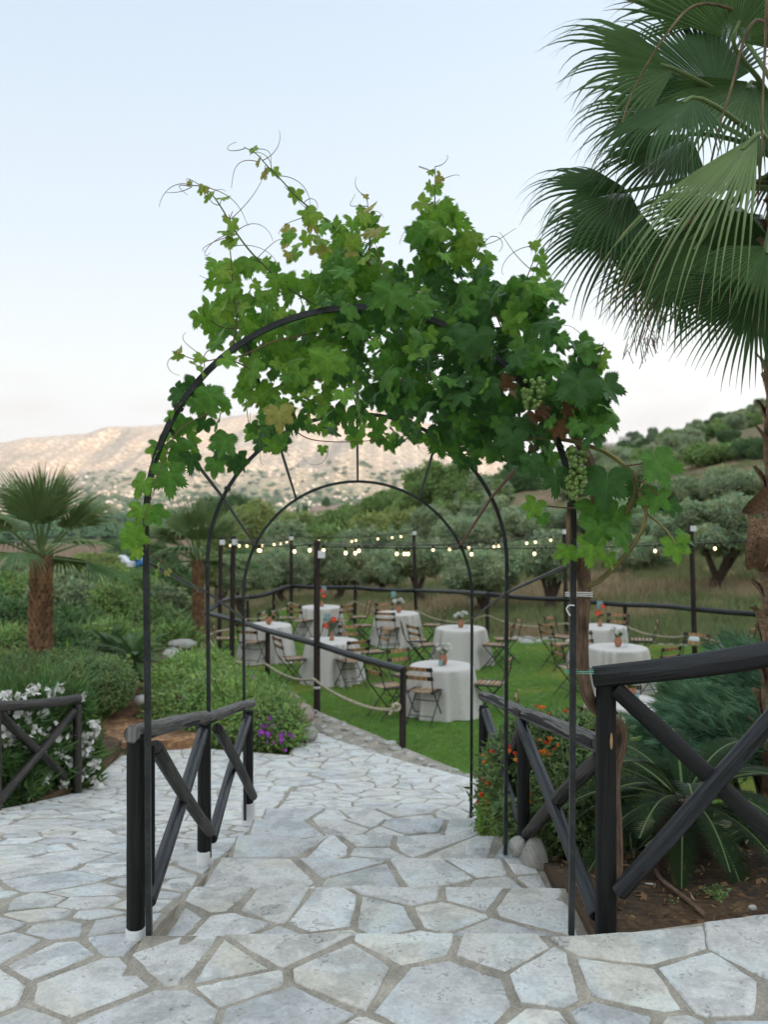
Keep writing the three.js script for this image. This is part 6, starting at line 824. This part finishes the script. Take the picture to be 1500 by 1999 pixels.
// ---------------------------------------------------------------- grass
{ rnd = mulberry(66);
  const blades = (n, h, w, sp, sd, lean) => { const s = new Soup(), k = mulberry(sd); for (let i = 0; i < n; i++) { const x = (k() - .5) * sp, z = (k() - .5) * sp, a = k() * 6.28, l = h * (.6 + .7 * k()), b = lean * l; const p = s.v(x - Math.cos(a) * w, 0, z - Math.sin(a) * w), q = s.v(x + Math.cos(a) * w, 0, z + Math.sin(a) * w), t = s.v(x + Math.sin(a) * b * k(), l, z + Math.cos(a) * b * (k() * 2 - 1)); s.t(p, q, t); } return s.geo(true); };
  const tuft = blades(14, .034, .0035, .11, 4, .7), ms = [], cs = []; for (let i = 0; i < 90000; i++) { const d = 7.6 + 18.5 * Math.pow(R(), 1.5), x = R(-3.8, Math.min(9.4, d * .46)); if (!lawnIn(x, d)) continue; ms.push(new THREE.Matrix4().compose(V(x, lawnY(x) - .003, -d), qTmp.setFromAxisAngle(V(0, 1, 0), R(6.28)), V(1, R(.7, 1.3), 1).multiplyScalar(R(.8, 1.2)))); const w = R(.75, 1.2) * (.86 + .3 * fbm(x * .7 + 20, d * .7, 3, 50)), y = fbm(x * .5 + 3, d * .5, 3, 52); const bare = sstep(.56, .68, fbm(x * 1.3 + 50, d * 1.3, 4, 57)); cs.push(lin(w * (.8 + .45 * y) * (1 + .55 * bare), w * (1 + .12 * bare), w * .8 * (1 + .2 * bare))); }
  tag(copies('lawn_grass', tuft, leafMat([.21, .37, .09], { transmission: .25 }), ms, scene, cs), 'short mown green grass of the lawn', 'grass');
  const dry = blades(16, .28, .006, .35, 9, .9), dm = [], dc = []; for (let i = 0; i < 26000; i++) { const px = R(390, 1560), d = 19 + 48 * Math.pow(R(), 1.6), p = P(px, 0, d); if (lawnIn(p.x, d)) continue; const y = ground(p.x, p.z); dm.push(new THREE.Matrix4().compose(V(p.x, y - .01, p.z), qTmp.setFromAxisAngle(V(0, 1, 0), R(6.28)), V(1, R(.5, 1.2), 1).multiplyScalar(R(.6, 1.3)))); const w = R(.7, 1.2), gq = fbm(p.x * .3 + 9, p.z * .3, 3, 54); dc.push(gq > .47 ? lin(.20 * w, .235 * w, .09 * w) : lin(.38 * w, .30 * w, .17 * w)); }
  for (let i = 0; i < 5000; i++) { const px = R(-80, 420), d = 15 + 30 * R(), p = P(px, 0, d), y = ground(p.x, p.z), w = R(.7, 1.2); dm.push(new THREE.Matrix4().compose(V(p.x, y - .01, p.z), qTmp.setFromAxisAngle(V(0, 1, 0), R(6.28)), V(1, R(.6, 1.4), 1))); dc.push(R() < .5 ? lin(.24 * w, .26 * w, .10 * w) : lin(.42 * w, .32 * w, .17 * w)); }
  tag(copies('dry_grass', dry, mat([1, 1, 1]), dm, scene, dc), 'dry yellow grass and weeds on the slope under the olive trees', 'grass'); }
// ---------------------------------------------------------------- the hill on the right, the valley and the town
{ rnd = mulberry(67);
  const shapes = [0, 1, 2, 3].map((k) => { rnd = mulberry(900 + k); return lumps(1, .8, 1, 7, 33 + k, .55); });
  const protos = shapes.map((bl, k) => { rnd = mulberry(950 + k); const o = new THREE.Group(); foliage(o, bl, 900, SP.far, [FOL.green, FOL.dark, FOL.grey, FOL.olive][k], .22, .35, .45); part('stem', tube([V(0, -.3, 0), V(0, .5, 0)], .06), M.bark, o); return o; });
  rnd = mulberry(68); const put = (k, p, s, sy, name, label, category, group) => { const c = protos[k].clone(); c.name = numbered(name); scene.add(c); c.position.copy(p); c.scale.set(s, sy, s); c.rotation.y = R(6.28); tag(c, label, category, group); };
  for (let i = 0; i < 150; i++) { const q = R(), d = 85 + 165 * q, px = R(940, 1600), p = P(px, 0, d); p.y = ground(p.x, p.z); const s = R(.8, 2.3); put([0, 1, 2, 3, 2, 3][i % 6], p, s, s * R(.7, 1.1), 'hillside_bush', 'rounded bush among many on the dry hillside on the right', 'bush', 'bushes scattered over the right hillside'); }
  for (let i = 0; i < 60; i++) { const d = 55 + 130 * R(), px = R(400, 960), p = P(px, 0, d); p.y = ground(p.x, p.z); const s = R(1.2, 2.4); put([0, 2, 3][i % 3], p, s, s * R(.7, 1), 'slope_bush', 'rounded bush among many on the slope below the grove', 'bush', 'bushes on the slope below the grove'); }
  for (const [x, top, w, d, k, label] of [[1312, 842, 30, 215, 0, 'large round green tree standing alone on the right hillside'], [1470, 802, 55, 520, 0, 'broad green trees at the top of the right hillside by the palm trunk'], [1420, 808, 32, 530, 1, 'dark tree on the skyline left of the broad green trees'], [1385, 822, 18, 540, 1, 'narrower dark tree on the skyline of the right hill'], [1350, 836, 16, 560, 1, 'small dark tree on the skyline of the right hill'], [1275, 838, 14, 760, 1, 'dark tree on the skyline beside the villas'], [1245, 845, 16, 870, 1, 'tree standing beside the white villa on the ridge'], [1440, 838, 60, 330, 0, 'wide green thicket below the skyline trees'], [1370, 858, 45, 260, 0, 'green thicket in the middle of the right hillside'], [1180, 912, 36, 150, 1, 'dark round bush on the hillside right of the vine'], [240, 1068, 62, 135, 1, 'wide dark tree canopy over the parked cars in the valley'], [305, 1064, 40, 140, 1, 'dark tree next to the wide canopy over the parked cars'], [180, 1086, 30, 128, 1, 'small dark tree left of the parked cars'], [770, 958, 12, 170, 1, 'slim dark tree on the brow seen through the arch'], [640, 978, 20, 330, 1, 'dark tree beside the tan farmhouse'], [730, 982, 22, 340, 1, 'dark tree right of the tan farmhouse'], [510, 992, 14, 420, 1, 'dark tree in the valley seen at the left of the arch'], [595, 990, 7, 300, 1, 'cypress in front of the tan farmhouse'], [582, 996, 6, 300, 1, 'second cypress in front of the tan farmhouse']]) { const p = P(x, top, d), gy = ground(p.x, p.z), h = Math.max(1.5, p.y - gy); put(k, V(p.x, gy, p.z), w * d / F, h / 1.2, 'far_tree', label, 'tree'); }
  // umbrella pines on the ridge
  for (const [x, y, w, label] of [[1168, 860, 16, 'umbrella pine at the left end of the ridge'], [1236, 850, 13, 'umbrella pine behind the white villa on the ridge']]) { const d = 880, p = P(x, y, d), gy = ground(p.x, p.z), o = thing('umbrella_pine', label, 'pine tree', undefined, V(p.x, gy, p.z)), h = p.y - gy, r = w * d / F; part('trunk', tube([V(0, -1, 0), V(.2, h * .5, 0), V(0, h, 0)], .5), M.bark, o); for (const e of [-1, 1]) part('limb', tube([V(.1, h * .6, 0), V(e * r * .5, h, 0)], .3), M.bark, o); foliage(o, [[0, h + .5, 0, r, r * .3, r], [r * .4, h + .8, 0, r * .5, r * .3, r * .6], [-r * .3, h + .7, 0, r * .5, r * .3, r * .6]], 900, SP.far, FOL.pine, 1.8, .3, .3, 'crown'); }
  const wallMats = [mat([.70, .62, .52]), mat([.62, .50, .38]), mat([.78, .74, .68]), mat([.55, .40, .28])], roofMats = [mat([.42, .22, .13]), mat([.36, .25, .19]), mat([.60, .56, .50])], pane = mat([.05, .06, .07], { roughness: .2 });
  const roofGeo = (w, h, d) => { const s = new Soup(), x = w / 2, z = d / 2, a = [s.v(-x, 0, -z), s.v(x, 0, -z), s.v(x, 0, z), s.v(-x, 0, z)], r = [s.v(-x * .8, h, 0), s.v(x * .8, h, 0)]; s.q(a[3], a[2], r[1], r[0]); s.q(a[1], a[0], r[0], r[1]); s.t(a[2], a[1], r[1]); s.t(a[0], a[3], r[0]); s.q(a[0], a[1], a[2], a[3]); return s.geo(true); };
  function house(name, label, group, at, w, h, d, wm, rm, turn = 0, wins = 3, rh = .2) { const o = thing(name, label, 'house', group, at, turn); part('wall', box(w, h + 4, d, 0, h / 2 - 2, 0), wallMats[wm], o); const r = part('roof', roofGeo(w * 1.08, w * rh, d * 1.1), roofMats[rm], o); r.position.y = h + .01; for (let i = 0; i < wins; i++) part('window', box(w * .09, h * .3, .1, (i + .5 - wins / 2) * w / wins, h * .55, d / 2 + .04), pane, o); return o; }
  const at = (x, d, dy = 0) => { const p = P(x, 0, d); p.y = ground(p.x, p.z) + dy; return p; };
  const level = (x, y, d) => P(x, y, d);
  house('villa', 'white villa on the ridge of the right hill', undefined, level(1226, 868, 880), 14, 7, 10, 2, 2, .1, 4, .05); house('villa', 'low pale house on the ridge, left of the white villa', undefined, level(1196, 876, 875), 15, 4.5, 9, 2, 2, 0, 4, .08);
  house('villa', 'small pale house half hidden by the skyline trees', undefined, level(1400, 850, 545), 11, 5, 8, 1, 2, 0, 2, .1);
  house('farmhouse', 'tan farmhouse on the brow seen through the arch', undefined, at(655, 330), 17, 5.4, 10, 0, 1, .25, 4, .12); house('farmhouse', 'lower wing of the tan farmhouse', undefined, at(625, 325), 9, 3.6, 7, 3, 1, .25, 2, .15);
  house('farm_shed', 'pale shed among the bushes right of the arch', undefined, level(1042, 945, 130), 5, 1.6, 4, 2, 2, .2, 1, .1); house('farm_shed', 'second pale shed below the first, right of the arch', undefined, level(1020, 955, 125), 4, 1.2, 4, 2, 2, .2, 1, .2);
  { const o = thing('street_lamp', 'white curved street lamp on the right hillside', 'street lamp', undefined, level(1357, 930, 105)); part('pole', tube([V(0, -3, 0), V(0, 1.2, 0), V(-.25, 2.3, 0), V(-.9, 3.2, 0), V(-1.7, 3.6, 0)], .085, { smooth: 24 }), M.white, o); part('lamp_head', sharp(rockGeo(.55, .16, .22, 4, 2)), M.white, o).position.set(-2.1, 3.62, 0); }
  // vehicles under the trees in the valley
  const glass = mat([.04, .05, .06], { roughness: .15 }), tyre = mat([.02, .02, .02]);
  function car(label, p, paint, turn, L = 4.2, H = 1.45) { const o = thing('parked_car', label, 'car', 'cars parked in the valley', p, turn); const sh = new THREE.Shape(); [[-L / 2, .35], [-L / 2, H * .58], [-L * .36, H * .62], [-L * .2, H], [L * .22, H], [L * .36, H * .62], [L / 2, H * .52], [L / 2, .35]].forEach((q, i) => i ? sh.lineTo(...q) : sh.moveTo(...q)); const g = new THREE.ExtrudeGeometry(sh, { depth: 1.5, bevelEnabled: true, bevelSize: .08, bevelThickness: .08, bevelSegments: 2 }); g.translate(0, 0, -.75); part('body', g, mat(paint, { roughness: .3 }), o); part('windows', box(L * .44, H * .24, 1.68, 0, H * .79, 0), glass, o); for (const x of [-.3, .3]) for (const z of [-.78, .78]) part('wheel', new THREE.CylinderGeometry(.32, .32, .2, 16).rotateX(Math.PI / 2).translate(x * L, .32, z), tyre, o); }
  car('blue car parked under the dark trees in the valley', level(180, 1119, 118), [.02, .18, .52], .1, 5.2, 1.5); car('darker car parked right behind the blue one', level(196, 1113, 124), [.05, .09, .25], .1); car('white van parked in the valley next to the left pipe', level(226, 1110, 124), [.7, .72, .75], -.1, 4.6, 1.7); car('blue vehicle parked in the valley behind the left pipe', level(262, 1109, 126), [.05, .22, .5], 0, 4.0, 1.4);
  // the town at the foot of the mountain: the nearer houses one by one, the rest as one mass
  rnd = mulberry(69); const dens = (px, r) => fbm(px * .012 + 3, r * .004, 3, 70);
  const mtn = (px, d) => { const p = P(px, 0, d); return p; };
  const hs = []; for (let i = 0; i < 3000 && hs.length < 560; i++) { const px = R(-160, 960), d = R(1700, 2900); if (dens(px, d) < (px < 380 && px > 120 || px > 520 ? .40 : .5)) continue; hs.push([px, d]); }
  hs.sort((a, b) => a[1] - b[1]);
  // height of the foot of the slope, the same curve as the mountain's
  const footY = (px, d) => { const t = (d - 2300) / 2000; return mix(-26, 330, clamp(Math.pow(Math.max(t, 0), 1.25))) ; };
  const probe = new THREE.Raycaster(), mesh = scene.children.find((o) => o.name === 'mountain'), pos = mesh.geometry.attributes.position, cols = 343, rows2 = pos.count / cols;
  const surf = (px, d) => { const i = clamp(Math.round((px + 700) / 7), 0, cols - 1), j = clamp(Math.round((d - 2300) / 29), 0, rows2 - 1), p = P(px, 0, d); return Math.max(ground(p.x, p.z), d > 2300 ? pos.getY(j * cols + i) : -99); };
  const ms = [], cs = []; hs.forEach(([px, d], i) => { const p = P(px, 0, d); p.y = surf(px, d); const w = R(6, 13), h = R(3.5, 7); if (i < 40) house('town_house', 'small pale house among many at the near edge of the valley town', 'houses at the near edge of the town', p, w, h, w * .8, [0, 2, 0, 1][i % 4], i % 2, R(-.6, .6), 2, .15); else { ms.push(new THREE.Matrix4().compose(V(p.x, p.y + h / 2 - 1, p.z), qTmp.setFromAxisAngle(V(0, 1, 0), R(3)), V(w, h, w * .8))); const q = R(.55, .95); cs.push(lin(.84 * q, .70 * q, .58 * q)); } });
  const hb = merge([box(1, 1, 1).toNonIndexed(), roofGeo(1.06, .25, 1.06).translate(0, .501, 0)]); tag(copies('distant_town', hb, mat([1, 1, 1]), ms, scene, cs), 'pale houses of a distant town spread over the foot of the mountain', 'town');
  const tm = [], tc = []; for (let i = 0; i < 2600; i++) { const px = R(-220, 1000), d = 560 + 2300 * R(), p = P(px, 0, d); if (px > 560 && d < 800) continue; p.y = surf(px, d) + 1.5; tm.push(new THREE.Matrix4().compose(p, qTmp.setFromAxisAngle(V(0, 1, 0), R(6)), V(1, R(.5, .9), 1).multiplyScalar(R(5, 11)))); const w = R(.6, 1.3); tc.push(lin(w, w, w)); }
  tag(copies('valley_trees', spray(60, .9, .5, .55, 90), FOL.dark, tm, scene, tc), 'dark trees and groves scattered through the valley', 'trees');
}
renderer.render(scene, camera);
